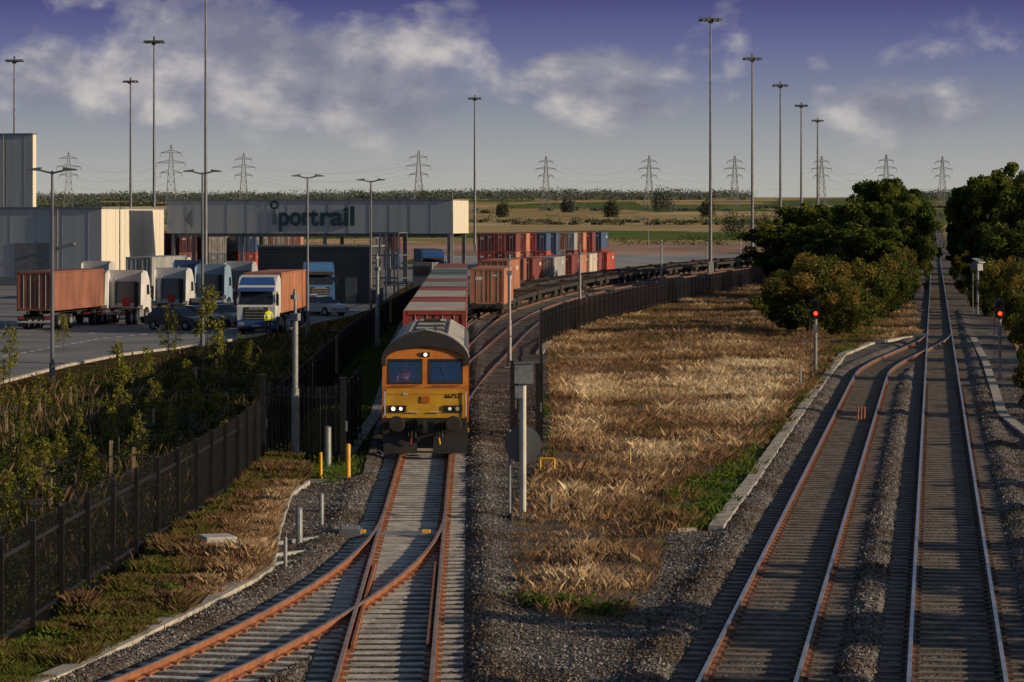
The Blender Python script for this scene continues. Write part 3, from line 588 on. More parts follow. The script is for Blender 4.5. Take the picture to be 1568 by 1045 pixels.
# ---------------- figures
def figure(name,loc,rz,top,legs=(.02,.022,.035),sc_=1.0,arm=.15):
    V=[(0,0,.95),(0,0,1.15),(0,0,1.38),(0,0,1.5),(0,-.01,1.6),(0,-.01,1.72),(.2,0,1.42),(.27,-.03,1.15),(.26,-arm,.93),(.26,-arm-.06,.82),(-.2,0,1.42),(-.28,-.03,1.15),(-.27,-arm,.93),(-.27,-arm-.06,.82),(.1,0,.9),(.12,-.03,.5),(.13,.02,.08),(.13,-.14,.04),(-.1,0,.9),(-.12,-.02,.5),(-.13,.03,.08),(-.13,-.13,.04)]
    E=[(0,1),(1,2),(2,3),(3,4),(4,5),(2,6),(6,7),(7,8),(8,9),(2,10),(10,11),(11,12),(12,13),(0,14),(14,15),(15,16),(16,17),(0,18),(18,19),(19,20),(20,21)]
    rad=[.15,.15,.16,.06,.085,.08,.075,.055,.04,.04,.075,.055,.04,.04,.1,.075,.05,.045,.1,.075,.05,.045]
    me=bpy.data.meshes.new(name); me.from_pydata(V,E,[]); o=bpy.data.objects.new(name,me); link(o); o.location=loc; o.rotation_euler[2]=rz; o.scale=(sc_,)*3
    o.modifiers.new('skin','SKIN')
    sv=me.skin_vertices[0] if me.skin_vertices else None
    if sv is None:
        bpy.context.view_layer.objects.active=o; bpy.ops.mesh.customdata_skin_add(); sv=me.skin_vertices[0]
    for i,r_ in enumerate(rad): sv.data[i].radius=(r_,r_*.85,); 
    sv.data[0].use_root=True; ss=o.modifiers.new('sub','SUBSURF'); ss.levels=2; ss.render_levels=2
    m,nt=newmat(name+'_cloth'); L=nt.links.new; tc=N(nt,'ShaderNodeTexCoord'); sp=N(nt,'ShaderNodeSeparateXYZ'); L(tc.outputs['Object'],sp.inputs[0]); dv=N(nt,'ShaderNodeMath',operation='DIVIDE'); dv.inputs[1].default_value=2; L(sp.outputs[2],dv.inputs[0])
    r=ramp(nt,[(0,(.01,.01,.01)),(.05,legs),(.45,top),(.60,(.7,.7,.65)),(.625,top),(.765,(.4,.22,.15)),(.86,(.03,.02,.015))]); r.color_ramp.interpolation='CONSTANT'; L(dv.outputs[0],r.inputs[0]); p=N(nt,'ShaderNodeBsdfPrincipled'); p.inputs['Roughness'].default_value=.8; L(r.outputs[0],p.inputs[0]); oo=N(nt,'ShaderNodeOutputMaterial'); L(p.outputs[0],oo.inputs[0]); me.materials.append(m); return o
def text(name,body,mat,size,loc,rot,bold=.0,width=None,parent=None,ext=.01):
    c=bpy.data.curves.new(name,'FONT'); c.body=body; c.size=size; c.offset=bold; c.extrude=ext; c.align_x='LEFT'; o=bpy.data.objects.new(name,c); link(o)
    bpy.context.view_layer.update(); me=bpy.data.meshes.new_from_object(o.evaluated_get(bpy.context.evaluated_depsgraph_get())); bpy.data.objects.remove(o)
    xs=[v.co.x for v in me.vertices]; w=max(xs)-min(xs); k=(width/w) if width else 1
    for v in me.vertices: v.co.x*=k
    me.materials.clear(); me.materials.append(mat); o=link(bpy.data.objects.new(name,me)); o.location=loc; o.rotation_euler=rot
    if parent: o.parent=parent
    return o
# ---------------- locomotive
def loco():
    org=M('loco_orange',(.60,.20,.025),(.38,.12,.018),1.1,.4,detail=9); yl=M('loco_yellow',(.64,.36,.025),(.46,.24,.018),1.5,.45,detail=9); blu=M('loco_blue',(.02,.03,.12),None,2,.35)
    rf=M('loco_roof',(.50,.49,.45),(.22,.22,.2),1.2,.6,detail=9); rfd=M('loco_roof_dark',(.08,.08,.08),(.04,.04,.04),1.5,.6); blk=M('loco_black',(.015,.014,.013),(.03,.025,.02),2,.5); brd=M('loco_lamp_glass',(.5,.5,.5),None,2,.1)
    gl,nt=newmat('cab_glass'); L=nt.links.new; a=N(nt,'ShaderNodeBsdfTransparent'); a.inputs[0].default_value=(.65,.72,.8,1); b_=N(nt,'ShaderNodeBsdfGlossy'); b_.inputs['Roughness'].default_value=.03; b_.inputs[0].default_value=(.6,.75,1,1); fx=N(nt,'ShaderNodeMixShader'); fx.inputs[0].default_value=.34; o_=N(nt,'ShaderNodeOutputMaterial'); L(a.outputs[0],fx.inputs[1]); L(b_.outputs[0],fx.inputs[2]); L(fx.outputs[0],o_.inputs[0])
    mb=MB(); Z3=2.95; TOP=3.78
    def hw(z):
        if z<=Z3: return 1.32
        t=(z-Z3)/(TOP-Z3); return 1.32*math.sqrt(max(0,1-t**1.6))
    def yf(z): return 0.0 if z<2.08 else (z-2.08)*.32
    prof=[1.0,2.06,2.95,3.12,3.28,3.42,3.54,3.64,3.72,3.76,3.78]
    ring=[(-hw(z),z) for z in prof]+[(hw(z),z) for z in prof[::-1][1:]]
    ring2=[(x,z if z<=Z3 else Z3+(z-Z3)*.62) for x,z in ring]
    n=len(ring)
    secs=[[(x,yf(z),z) for x,z in ring],[(x,1.7,z) for x,z in ring],[(x,1.72,z) for x,z in ring2],[(x,20.9,z) for x,z in ring2]]
    for j in range(3):
        for k in range(n-1):
            z=(ring[k][1]+ring[k+1][1])/2; mt=org if z<3.0 else (rfd if j else blk)
            mb.add([secs[j][k],secs[j][k+1],secs[j+1][k+1],secs[j+1][k]],[(0,1,2,3)],mt)
    mb.prism([(p[0],p[1]) for p in ring2],'y',20.9,20.95,org)
    wx=[-1.32,-1.12,-.12,.12,1.12,1.32]
    def q(x0,x1,z0,z1,mt,off=0,w0=None,w1=None):
        mb.add([(x0,yf(z0)-off,z0),(x1,yf(z0)-off,z0),(x1 if w1 is None else w1,yf(z1)-off,z1),(x0 if w0 is None else w0,yf(z1)-off,z1)],[(0,1,2,3)],mt)
    q(-1.32,1.32,1.0,1.15,org); q(-1.32,1.32,1.15,2.08,org); q(-1.2,1.2,1.14,2.02,yl,.012)
    q(-1.32,1.32,2.08,2.2,org)
    for i in(0,2,4): q(wx[i],wx[i+1],2.2,2.9,org)
    q(-1.32,1.32,2.9,2.95,org); q(-1.32,1.32,2.95,3.12,org,0,-hw(3.12),hw(3.12))
    for z0,z1 in zip(prof[3:-1],prof[4:]): q(-hw(z0),hw(z0),z0,z1,org if z1<3.3 else blk,0,-hw(z1),hw(z1))
    arc=[(hw(z)*1.02,z) for z in (2.75,2.95,3.12,3.28,3.42,3.54,3.64,3.72,3.76)]
    outer=[(-x,z) for x,z in arc]+[(0,3.81)]+[(x,z) for x,z in arc[::-1]]
    inner=[(x*.9,2.95+(z-2.95)*.42 if z>2.95 else z-.02) for x,z in outer]
    m=len(outer)
    mb.add([(x,yf(z)-.1,z) for x,z in outer]+[(x,yf(z)-.1,z) for x,z in inner],[(k,k+1,m+k+1,m+k) for k in range(m-1)],blk)
    for j in range(4):
        ya=lambda z,j: yf(z)-.1 if j==0 else .25+.36*j+.3*(z-3)*(1-j/4)
        mb.add([(x,ya(z,j),z+.002*j) for x,z in outer]+[(x,ya(z,j+1) if j<3 else 1.7,z+.002*j) for x,z in outer],[(k,k+1,m+k+1,m+k) for k in range(m-1)],rf if j!=1 else rfd)
    mb.add([(x,yf(z)-.1,z) for x,z in inner]+[(x,yf(z)+.02,z) for x,z in inner],[(k,k+1,m+k+1,m+k) for k in range(m-1)],blk)
    for s in(-1,1):
        x0,x1=(.12,1.12) if s>0 else (-1.12,-.12)
        q(x0,x1,2.2,2.9,gl,-.03)
        for a_ in((x0-.03,x0+.04,2.17,2.93),(x1-.04,x1+.03,2.17,2.93),(x0,x1,2.17,2.23),(x0,x1,2.87,2.93)): q(*a_,blk,.014)
        mb.cyl((x0+.5,yf(2.25)-.03,2.25),(x0+.3,yf(2.7)-.03,2.7),.012,m_black,n=4)
        mb.box((s*.62,.4,2.2),(.9,.3,.06),m_dark)
        mb.box((s*.86,-.03,1.42),(.56,.06,.2),blk)
        mb.cyl((s*.98,-.05,1.42),(s*.98,-.085,1.42),.06,m_head if s<0 else brd,n=16); mb.cyl((s*.75,-.05,1.42),(s*.75,-.075,1.42),.05,m_head if s<0 else m_dim,n=16)
        mb.cyl((s*1.24,-.06,1.2),(s*1.24,-.06,1.95),.016,m_white,n=6)
        mb.cyl((s*.5,-.06,1.32),(s*.15,-.06,1.32),.016,m_white,n=6); mb.cyl((s*1.05,-.04,2.12),(s*.2,-.04,2.12),.012,m_dark,n=6)
        mb.cyl((s*.87,.0,.98),(s*.87,-.45,.98),.13,blk,n=14); mb.cyl((s*.87,-.45,.98),(s*.87,-.5,.98),.25,m_dark,.23,20)
        mb.box((s*.95,.05,.55),(.7,.12,.6),blk); mb.prism([(-.25,.06),(0.1,.06),(.1,.62),(-.05,.62)],'x',s*.25,s*1.28,blk)
        mb.box((s*1.28,.9,.7),(.12,.6,.1),m_yel); mb.box((s*1.28,.9,.35),(.12,.6,.08),blk)
        for x_ in(.3,.42,.52): mb.cyl((s*x_,-.1,.95),(s*x_,-.3,.55),.03,blk,n=6)
        mb.cyl((s*.42,-.3,.55),(s*.45,-.25,.35),.03,m_yel if s>0 else m_red_d,n=6)
        mb.box((s*1.325,1.1,2.5),(.012,.7,.7),m_glass); mb.box((s*1.328,2.2,2.0),(.012,.6,1.9),blk); mb.box((s*1.325,11.5,2.82),(.012,18.0,.16),blu)
        for i in range(8): mb.box((s*1.33,4+i*2,2.0),(.02,1.3,1.3),m_dark if i in(2,3,5) else org)
        for i in range(14):
            mb.prism([(s*.60,3.41),(s*1.10,3.14),(s*1.17,3.17),(s*.66,3.47)],'y',1.95+i*1.33,2.95+i*1.33,rf)
        for i in range(3): mb.box((s*1.0,.25,.25+i*.25),(.35,.25,.04),blk)
        mb.box((s*1.42,.35,2.45),(.04,.16,.28),m_black)
    mb.box((0,-.03,1.05),(2.55,.12,.18),blk); mb.box((0,.1,.55),(.9,.1,.7),blk)
    mb.box((0,-.1,.92),(.5,.3,.4),blk); mb.cyl((0,-.2,.95),(0,-.55,.88),.07,m_dark); mb.prism([(-.62,.72),(-.45,.72),(-.45,1.07),(-.62,.97)],'x',-.06,.06,m_dark)
    mb.cyl((0,yf(3.05)-.0,3.06),(0,yf(3.05)-.06,3.06),.055,m_head,n=16); mb.box((0,yf(3.05)-.02,3.06),(.26,.05,.14),blk)
    mb.box((.0,-.03,1.7),(.26,.02,.2),m_org2); mb.box((-.62,-.02,1.86),(.14,.02,.07),m_white); mb.box((0,-.015,1.86),(2.36,.006,.02),org)
    mb.box((0,1.75,2.0),(2.55,.05,1.9),m_dark); mb.box((0,.9,1.7),(2.5,1.5,.06),m_dark)
    for i in range(9): mb.box((0,2.7+i*2.0,3.47),(.95,1.5,.07),rf if i%2==0 else m_dark)
    for y_ in(6,7.6): mb.cyl((0,y_,3.5),(0,y_,3.58),.5,m_dark,n=20)
    mb.box((0,17,3.52),(.6,.8,.12),m_dark); mb.cyl((.3,1.2,3.7),(.3,1.2,3.95),.03,m_dark)
    mb.box((0,10.4,.95),(2.5,20.6,.2),blk); mb.box((0,10.5,.62),(2.3,5,.6),blk)
    for yb in(4.2,16.8):
        mb.box((0,yb,.6),(2.1,4.2,.4),blk)
        for s in(-1,1):
            for q_ in(-1.8,0,1.8): mb.cyl((s*.68,yb+q_,.52),(s*.82,yb+q_,.52),.52,m_dark,n=20)
            mb.box((s*1.1,yb,.6),(.16,4.6,.35),blk)
    o=mb.obj('diesel_locomotive',(left_x(90),90,.16),ang)
    text('number','66752',m_black,.2,(.60,-.02,1.74),(math.pi/2,0,0),.0,.46,o,.004)
    for x_,t in((-.62,(.6,.05,.03)),(.55,(.1,.14,.3))):
        f=figure('driver',(0,0,0),0,t,sc_=.93); f.parent=o; f.location=(x_,.72,1.2)
loco()
# ---------------- road vehicles
def wheel(mb,x,y,r,w,s=1):
    mb.cyl((x-w/2,y,r),(x+w/2,y,r),r,m_rubber,n=18); mb.cyl((x-w/2-.01,y,r),(x+w/2+.01,y,r),r*.55,m_galv,n=12)
def lorry(pos,rz,col,cont=None,trim=None,Ln=12.19,name='lorry',logo=None):
    x,d=pos; c=M('cab_paint',col,tuple(k*.75 for k in col),1,.4,detail=8); t=trim or c; mb=MB(); W=1.22
    mb.prism([(0,.9),(-.03,1.75),(.05,1.85),(.32,2.8),(.5,3.15),(1.0,3.62),(2.1,3.75),(2.15,1.0),(1.7,1.0),(1.5,1.12),(.75,1.12),(.55,.9)],'x',-W,W,c)
    mb.box((0,.15,.62),(2.46,.5,.55),t); mb.box((0,1.9,.8),(2.3,.5,.5),m_dark)
    mb.add([(-1.1,.035,1.9),(1.1,.035,1.9),(1.02,.30,2.75),(-1.02,.30,2.75)],[(0,1,2,3)],m_glass)
    mb.prism([(.18,2.82),(-.12,2.72),(-.12,2.78),(.3,2.98)],'x',-1.15,1.15,t if trim else m_dark)
    mb.add([(-1.18,.47,3.13),(1.18,.47,3.13),(1.0,.96,3.62),(-1.0,.96,3.62)],[(0,1,2,3)],t)
    mb.box((0,-.02,1.3),(1.62,.03,.86),m_dark)
    for i in range(4): mb.box((0,-.045,1.0+.19*i),(1.5-.05*i,.03,.05),m_galv)
    mb.box((0,-.045,1.66),(.9,.03,.12),m_galv); mb.box((0,-.11,.55),(.52,.02,.12),m_line); mb.box((0,-.115,.42),(2.0,.03,.14),m_dark)
    mb.box((0,2.17,2.2),(1.5,.05,1.5),m_mast); mb.box((0,2.2,1.5),(.5,.12,.6),m_red_d); mb.cyl((.8,2.3,1.2),(.8,2.3,3.2),.09,m_galv); mb.box((-.75,2.28,2.0),(.25,.2,1.8),m_dark)
    for s in(-1,1):
        mb.prism([(2.1,1.3),(2.75,1.3),(2.6,3.5),(2.1,3.65)],'x',s*1.19,s*1.22,c)
        mb.box((s*.95,-.105,.68),(.38,.04,.2),m_steel); mb.box((s*1.36,.12,2.2),(.16,.12,.75),m_black); mb.cyl((s*1.2,.15,2.5),(s*1.36,.12,2.5),.025,m_black)
        mb.add([(s*1.226,.35,2.0),(s*1.226,1.15,2.0),(s*1.226,1.15,2.7),(s*1.226,.55,2.7)],[(0,1,2,3)],m_glass); mb.box((s*1.2,2.6,.75),(.12,1.1,.5),m_galv)
        mb.box((s*1.225,1.35,1.5),(.012,.04,1.1),m_dark); mb.box((s*.4,4.2,.95),(.1,5.2,.25),m_dark)
        for y in(1.15,3.8,5.1): wheel(mb,s*1.05,y,.5,.34)
        mb.box((s*1.05,4.45,1.08),(.5,2.4,.06),m_black); mb.box((s*.85,6.0,.85),(.4,.06,.14),m_red_d)
    mb.box((0,4.3,1.12),(.9,1.2,.12),m_black); mb.box((0,5.98,.85),(1.9,.08,.22),m_white if not cont else m_dark)
    if cont:
        for s in(-1,1):
            mb.box((s*.42,9.2,1.15),(.14,12.2,.22),m_dark)
            for y in(10.8,12.1,13.4): wheel(mb,s*1.02,y,.5,.4)
            mb.box((s*.9,15.17,.8),(.4,.04,.16),m_red_d); mb.box((s*1.1,14.4,.5),(.5,.03,.6),m_rubber)
        mb.T=Matrix.Translation((0,2.9,1.28)); container(mb,CC[cont],Ln,logo=False); mb.T=Matrix.Identity(4)
        mb.box((0,15.1,.8),(2.3,.12,.2),m_dark); mb.box((0,15.17,.55),(2.3,.05,.12),m_white)
    mb.obj(name,(x,d,.03),rz,.02)
blue_t=M('blue_trim',(.03,.09,.3),None,1,.35)
def rear(u,v,rz,Lr):
    x,d=S(u,v); return (x+Lr*math.sin(rz),d-Lr*math.cos(rz))
RZ=3.0
lorry(S(392,513),-.06,(.60,.62,.64),'orange',blue_t)
lorry(rear(52,507,RZ,15.2),RZ,(.5,.5,.5),'brown')
lorry(rear(170,499,RZ,6),RZ,(.62,.62,.62)); lorry(rear(242,491,RZ,6),RZ,(.55,.57,.58)); lorry(rear(305,480,RZ,6),RZ,(.22,.33,.45)); lorry(rear(350,470,RZ,6),RZ,(.4,.42,.45)); lorry(rear(212,460,RZ,15.2),RZ,(.5,.5,.5),'grey')
lorry(S(664,436),.1,(.03,.09,.3),'blue'); lorry(S(490,472),.15,(.05,.15,.35)); lorry(rear(270,466,RZ,6),RZ,(.05,.1,.25)); lorry(rear(128,470,RZ,6),RZ,(.5,.5,.5))
def car(u,v,rz,col):
    x,d=S(u,v); c=M('car_paint',col,tuple(k*.8 for k in col),1,.2); mb=MB()
    mb.prism([(-2.1,.3),(-2.15,.6),(-2.0,.75),(-1.75,.85),(-1.0,.95),(1.7,1.0),(2.05,.92),(2.15,.7),(2.15,.35)],'x',-.88,.88,c)
    vs=[(-1.1,.93,.82),(1.95,.95,.82),(1.45,1.42,.66),(-.3,1.45,.66)]
    V=[(w,y,z) for (y,z,w) in vs]+[(-w,y,z) for (y,z,w) in vs]
    mb.add(V,[(0,1,2,3),(7,6,5,4),(0,3,7,4),(1,5,6,2)],m_glass); mb.prism([(-.32,1.43),(1.48,1.40),(1.3,1.48),(-.1,1.5)],'x',-.67,.67,c)
    for s in(-1,1):
        for y in(-1.35,1.35): wheel(mb,s*.8,y,.32,.2); mb.cyl((s*.70,y,.34),(s*.885,y,.34),.38,m_black,n=18)
        mb.box((s*.65,-2.13,.62),(.35,.06,.14),m_steel); mb.box((s*.65,2.15,.8),(.3,.04,.16),m_red_d); mb.box((s*.98,-.75,1.0),(.18,.12,.12),c); mb.box((s*.745,.45,1.18),(.03,.06,.44),c)
    mb.obj('parked_car',(x,d,.03),rz,.03)
for a in [(272,506,1.0,(.03,.035,.04)),(300,503,1.05,(.03,.03,.035)),(338,500,.9,(.45,.46,.48)),(352,497,.9,(.08,.1,.15)),(492,484,.8,(.4,.42,.45)),(474,481,.8,(.5,.5,.5)),(328,494,1.0,(.3,.32,.35)),(318,488,1.0,(.15,.2,.25))]: car(*a)
x,d=S(411,514); figure('pedestrian',(x,d,.03),.4,(.55,.62,.03))
# ---------------- buildings
clad=M('cladding_grey',(.38,.41,.43),(.32,.35,.37),.3,.55,.01,3,stretch=(3,3,.05)); cream=M('cladding_sunlit',(.62,.58,.48),(.54,.50,.42),.3,.55,.01,3,stretch=(3,3,.05)); dkclad=M('cladding_dark',(.05,.055,.065),(.035,.04,.048),.5,.5,.02,3,stretch=(.1,.1,6)); trim_m=M('trim',(.18,.19,.2)); seam=M('seam',(.28,.30,.32))  # cream is the grey cladding with warm sunlight put into its colour
TH=-math.radians(12)
def shed(name,x1,d1,L_,W,h,mat):
    mb=MB(); mb.box((-L_/2,W/2,h/2),(L_,W,h),mat); mb.box((-L_/2,W/2,h+.1),(L_+.3,W+.3,.2),trim_m)
    mb.box((.015,W/2,h/2),(.03,W-.01,h-.01),cream)  # panel over the sun-facing end, its lit look painted in
    for i in range(int(L_/3)): mb.box((-i*3-1.5,-.01,h/2),(.06,.02,h-.02),seam)
    for i in range(int(W/3)): mb.box((.035,i*3+1.5,h/2),(.012,.05,h-.02),seam)
    for i in range(int(L_/12)): mb.cyl((-i*12-5,-.12,0),(-i*12-5,-.12,h),.08,trim_m)
    mb.box((-L_/2,-.05,.5),(L_,.08,1.0),trim_m); mb.box((-L_*.3,-.05,1.8),(1.1,.06,2.2),trim_m); mb.box((-3.2,-.3,4.6),(.5,.6,.2),trim_m)
    for i in range(3): mb.box((-8-i*9,-.04,2.4),(4,.06,4.6),trim_m)
    return mb.obj(name,(x1,d1,.02),TH)
x,d=S(155,439); shed('warehouse',x,d,60,21,8.45,clad)
x,d=S(50,405); shed('tall_warehouse',x,d,80,1.5,21,clad)
x,d=S(240,415); shed('warehouse',x,d,30,3,7.6,clad)
def canopy():
    dR=321; xR=(692-CU)*dR/FL; mb=MB(); z0,z1=5.76,9.4; L_=32.6;W=8
    mb.box((-L_/2,W/2,(z0+z1)/2),(L_,W,z1-z0),clad); mb.box((.02,W/2,(z0+z1)/2),(.04,W-.02,z1-z0-.02),cream)  # canopy end panel is coloured as if sunlit
    mb.box((-L_/2,W/2,z1+.06),(L_+.2,W+.2,.12),trim_m)
    for i in range(1,14): mb.box((-L_*i/14,-.012,(z0+z1)/2),(.05,.02,z1-z0),seam)
    for x_ in(-.4,-7.2,-14.5,-24,-32):
        for y in(.4,7.6): mb.box((x_,y,z0/2),(.35,.35,z0),m_mast)
    for y in(.6,7.4): mb.box((-L_/2,y,z0-.2),(L_-1,.3,.36),m_mast)
    mb.box((-3.2,1.0,1.3),(2.2,3,2.6),trim_m); mb.box((-3.2,-.52,1.7),(1.8,.05,1.0),m_glass)
    o=mb.obj('entrance_canopy',(xR,dR,0),TH)
    teal=M('sign_teal',(.012,.045,.06),(.01,.035,.045)); lg=M('sign_grey',(.16,.20,.22))
    k=1/14.0
    text('sign_port','port',teal,2.9,(-19.7,-.1,6.7),(math.pi/2,0,0),.07,4.5,o,.04)
    text('sign_rail','rail',teal,2.9,(-15.05,-.1,6.7),(math.pi/2,0,0),.07,3.9,o,.04)
    b=MB(); b.box((0,0,.8),(.42,.08,1.6),lg)
    for k_ in range(24):
        a0,a1=2*math.pi*k_/24,2*math.pi*(k_+1)/24; b.add([(.28*math.cos(a0),-.05,2.15+.28*math.sin(a0)),(.28*math.cos(a1),-.05,2.15+.28*math.sin(a1)),(.5*math.cos(a1),-.05,2.15+.5*math.sin(a1)),(.5*math.cos(a0),-.05,2.15+.5*math.sin(a0))],[(0,1,2,3)],teal)
    b.add([(-10.4,-.06,.6),(-9.7,-.06,1.6),(-9.7,-.06,-.3)],[(0,1,2)],lg); b.add([(-9.6,-.06,1.9),(-9.5,-.06,1.9),(-9.5,-.06,-.5),(-9.6,-.06,-.5)],[(0,1,2,3)],lg)
    oo=b.obj('sign_letter_i'); oo.parent=o; oo.location=(-20.15,-.05,6.75)
canopy()
def office():
    x,d=S(565,466); mb=MB(); L_=10.0; h=4.9; mb.box((-L_/2,2.5,h/2),(L_,5,h),dkclad); mb.box((-L_/2,2.5,h+.08),(L_+.2,5.2,.16),trim_m)
    for i in range(18): mb.box((-L_/2,-.015,.25+i*.26),(L_-.02,.03,.03),m_black)
    mb.box((-1.6,-.03,1.15),(1.0,.05,2.2),m_mast); mb.box((-6,-.03,2.0),(1.6,.05,1.0),m_glass); mb.box((-8.3,-.03,2.0),(1.6,.05,1.0),m_glass)
    for x_ in (.2,1.5,2.6): 
        for y in(0,3): mb.box((x_,y,3.1),(.12,.12,6.2),m_mast)
    for z in(2.2,4.2,6.15):
        for y in(0,3): mb.box((1.4,y,z),(2.5,.1,.1),m_mast)
        mb.box((2.6,1.5,z),(.1,2.9,.1),m_mast)
    mb.obj('gatehouse_office',(x,d,.03),TH)
office()
# ---------------- pylons
m_pyl=M('pylon_steel',(.17,.18,.19),(.14,.15,.16))
def pylon(u,top,h=46):
    s=(HV-top)/(h+4-H); d=FL/s; x=(u-CU)/s; mb=MB(); r=.14+d*.00005; b=4.2
    def hw_(z): return b*(1-z/h)**1.0*.85+.35 if z<h*.62 else (b*.38*.85+.35)*(1-(z-h*.62)/(h*.38)*.8)
    zs=[0,h*.16,h*.3,h*.42,h*.53,h*.62,h*.72,h*.82,h*.91,h]
    for a,c in zip(zs[:-1],zs[1:]):
        wa,wc=hw_(a),hw_(c)
        for sx in(-1,1):
            for sy in(-1,1): mb.cyl((sx*wa,sy*wa,a),(sx*wc,sy*wc,c),r,m_pyl,n=4,cap=False)
            mb.cyl((sx*wa,-wa,a),(-sx*wc,-wc,c),r*.6,m_pyl,n=3,cap=False)
        mb.cyl((-wc,-wc,c),(wc,-wc,c),r*.6,m_pyl,n=3,cap=False)
    for z,w in((h*.64,6.5),(h*.77,8.5),(h*.9,6)):
        q=hw_(z)
        for s_ in(-1,1):
            mb.cyl((s_*q,0,z+1.6),(s_*w,0,z),r*.8,m_pyl,n=4,cap=False); mb.cyl((s_*q,0,z),(s_*w,0,z),r*.8,m_pyl,n=4,cap=False); mb.cyl((s_*w,0,z),(s_*w,0,z-2.2),r*.8,m_pyl,n=4,cap=False)
    zb=hz(d); mb.obj('electricity_pylon',(x,d,zb),.15); return (x,d,zb,h)
py=[pylon(*a) for a in [(-120,240),(105,244),(262,226),(373,247),(641,240),(836,257),(994,255),(1125,255),(1258,256),(1357,252),(1443,258),(1640,262)]]
mb=MB()
for a,b in zip(py[:-1],py[1:]):
    for z,w in((.64,6.5),(.77,8.5),(.9,6)):
        for s_ in(-1,1):
            p0=Vector((a[0]+s_*w,a[1],a[2]+a[3]*z-2.2)); p1=Vector((b[0]+s_*w,b[1],b[2]+b[3]*z-2.2)); pv=p0
            for i in range(1,13):
                t=i/12; p=p0.lerp(p1,t); p.z-=4*9*t*(1-t); mb.cyl(pv,p,.04,m_pyl,n=3,cap=False); pv=p
mb.obj('power_lines')
# ---------------- world, sun, camera
w=bpy.data.worlds.new('World'); sc.world=w; w.use_nodes=True; nt=w.node_tree; nt.nodes.clear(); L=nt.links.new
EL=math.radians(15); AZ=math.radians(105)
sd=Vector((math.sin(AZ)*math.cos(EL),math.cos(AZ)*math.cos(EL),math.sin(EL)))
sky=N(nt,'ShaderNodeTexSky'); sky.sky_type='NISHITA'; sky.sun_disc=False; sky.sun_elevation=EL; sky.sun_rotation=AZ
bg=N(nt,'ShaderNodeBackground'); bg.inputs[1].default_value=.07; L(sky.outputs[0],bg.inputs[0])
tc=N(nt,'ShaderNodeTexCoord'); sx=N(nt,'ShaderNodeSeparateXYZ'); L(tc.outputs['Generated'],sx.inputs[0])
def MA(op,a,b=None,c=None,cl=False):
    n=N(nt,'ShaderNodeMath',operation=op); n.use_clamp=cl
    for i,q in enumerate((a,b,c)):
        if q is None: continue
        if isinstance(q,(int,float)): n.inputs[i].default_value=q
        else: L(q,n.inputs[i])
    return n.outputs[0]
zf=MA('MULTIPLY',sx.outputs[2],1/.12,cl=True)
sr=ramp(nt,[(0,(.47,.45,.40)),(.12,(.42,.42,.40)),(.25,(.31,.33,.36)),(.38,(.20,.225,.33)),(.50,(.13,.145,.30)),(.62,(.075,.078,.225)),(1,(.05,.08,.22))]); L(zf,sr.inputs[0])
def cloudn(off):
    mp=N(nt,'ShaderNodeMapping'); mp.inputs['Location'].default_value=off; mp.inputs['Scale'].default_value=(22,22,34); L(tc.outputs['Generated'],mp.inputs[0])
    n=N(nt,'ShaderNodeTexNoise'); n.inputs['Scale'].default_value=1.0; n.inputs['Detail'].default_value=10; n.inputs['Roughness'].default_value=.54; n.inputs['Distortion'].default_value=.1; L(mp.outputs[0],n.inputs[0]); return n.outputs[0]
n1=cloudn((7.1,0,4.7)); n2=cloudn((7.1-.20,0,4.7-.24))
def blob(u,v,ru,rv):
    vs=N(nt,'ShaderNodeVectorMath',operation='SUBTRACT'); L(tc.outputs['Generated'],vs.inputs[0]); vs.inputs[1].default_value=((u-CU)/FL,1,(HV-v)/FL)
    vm=N(nt,'ShaderNodeVectorMath',operation='MULTIPLY'); L(vs.outputs[0],vm.inputs[0]); vm.inputs[1].default_value=(FL/ru,0,FL/rv)
    ln=N(nt,'ShaderNodeVectorMath',operation='LENGTH'); L(vm.outputs[0],ln.inputs[0]); return MA('SUBTRACT',1,ln.outputs['Value'],cl=True)
f=MA('SUBTRACT',n1,.06)
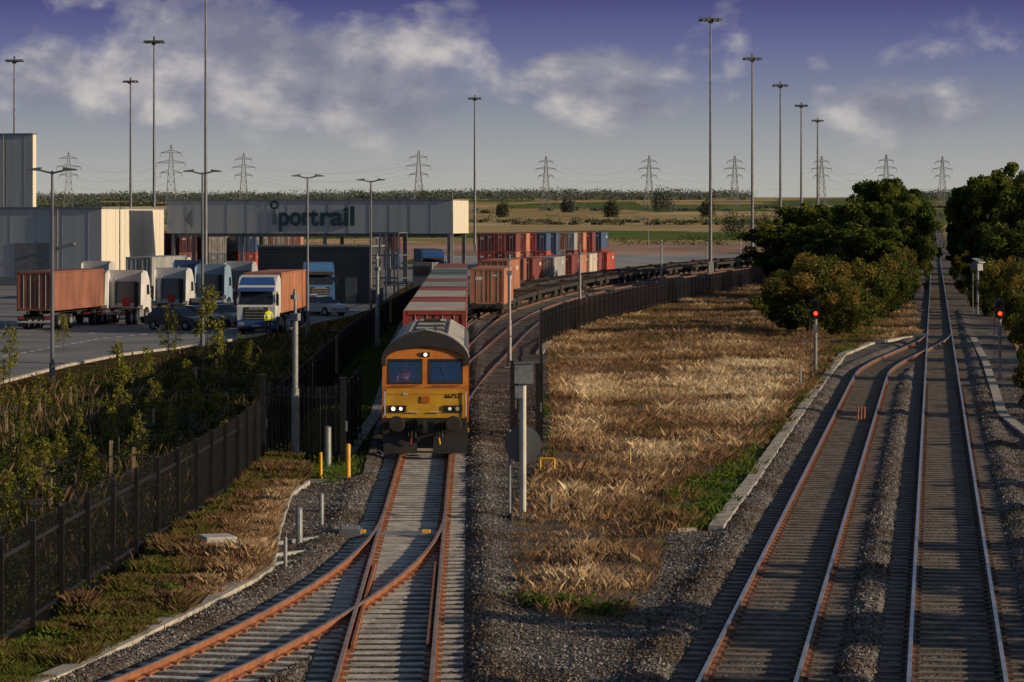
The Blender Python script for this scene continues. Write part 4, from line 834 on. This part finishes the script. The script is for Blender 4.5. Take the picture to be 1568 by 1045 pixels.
for (a_,k_) in [((400,70,240,130),.42),((600,130,220,110),.36),((150,130,230,80),.26),((900,110,170,50),.30),((1000,160,200,60),.26),((1440,165,240,55),.22),((330,170,330,90),.2)]: f=MA('ADD',f,MA('MULTIPLY',blob(*a_),k_))
cf=ramp(nt,[(.50,(0,0,0)),(.66,(1,1,1))]); L(f,cf.inputs[0])
sh=MA('MULTIPLY_ADD',MA('SUBTRACT',n1,n2),3.6,.42,True)
cc=ramp(nt,[(0,(.21,.215,.29)),(.45,(.32,.32,.37)),(1,(.64,.59,.56))]); L(sh,cc.inputs[0])
fade=MA('MULTIPLY',cf.outputs[0],MA('MULTIPLY_ADD',sx.outputs[2],30,-.2,True)); fade=MA('MULTIPLY',fade,.85)
mx=N(nt,'ShaderNodeMixRGB'); L(fade,mx.inputs[0]); L(sr.outputs[0],mx.inputs[1]); L(cc.outputs[0],mx.inputs[2])
b2=N(nt,'ShaderNodeBackground'); b2.inputs[1].default_value=.95; L(mx.outputs[0],b2.inputs[0])
ms=N(nt,'ShaderNodeMixShader'); mk=MA('MULTIPLY_ADD',sx.outputs[2],8,-.9,True); L(mk,ms.inputs[0]); L(b2.outputs[0],ms.inputs[1]); L(bg.outputs[0],ms.inputs[2]); wo=N(nt,'ShaderNodeOutputWorld'); L(ms.outputs[0],wo.inputs[0])
sl=bpy.data.lights.new('sun','SUN'); sl.energy=5.0; sl.angle=math.radians(.6); sl.color=(1,.77,.51); so=link(bpy.data.objects.new('sun',sl)); so.rotation_mode='QUATERNION'; so.rotation_quaternion=sd.to_track_quat('Z','Y'); so.location=(60,0,60)
cam=bpy.data.cameras.new('camera'); co=link(bpy.data.objects.new('camera',cam)); co.location=(0,0,H); co.rotation_euler=(math.pi/2,0,0); cam.sensor_width=36; cam.lens=FL/1568*36; cam.shift_y=-(522.5-HV)/1568; cam.clip_end=30000; cam.clip_start=.5
sc.camera=co; sc.view_settings.view_transform='Standard'; sc.view_settings.look='None'; sc.view_settings.exposure=0
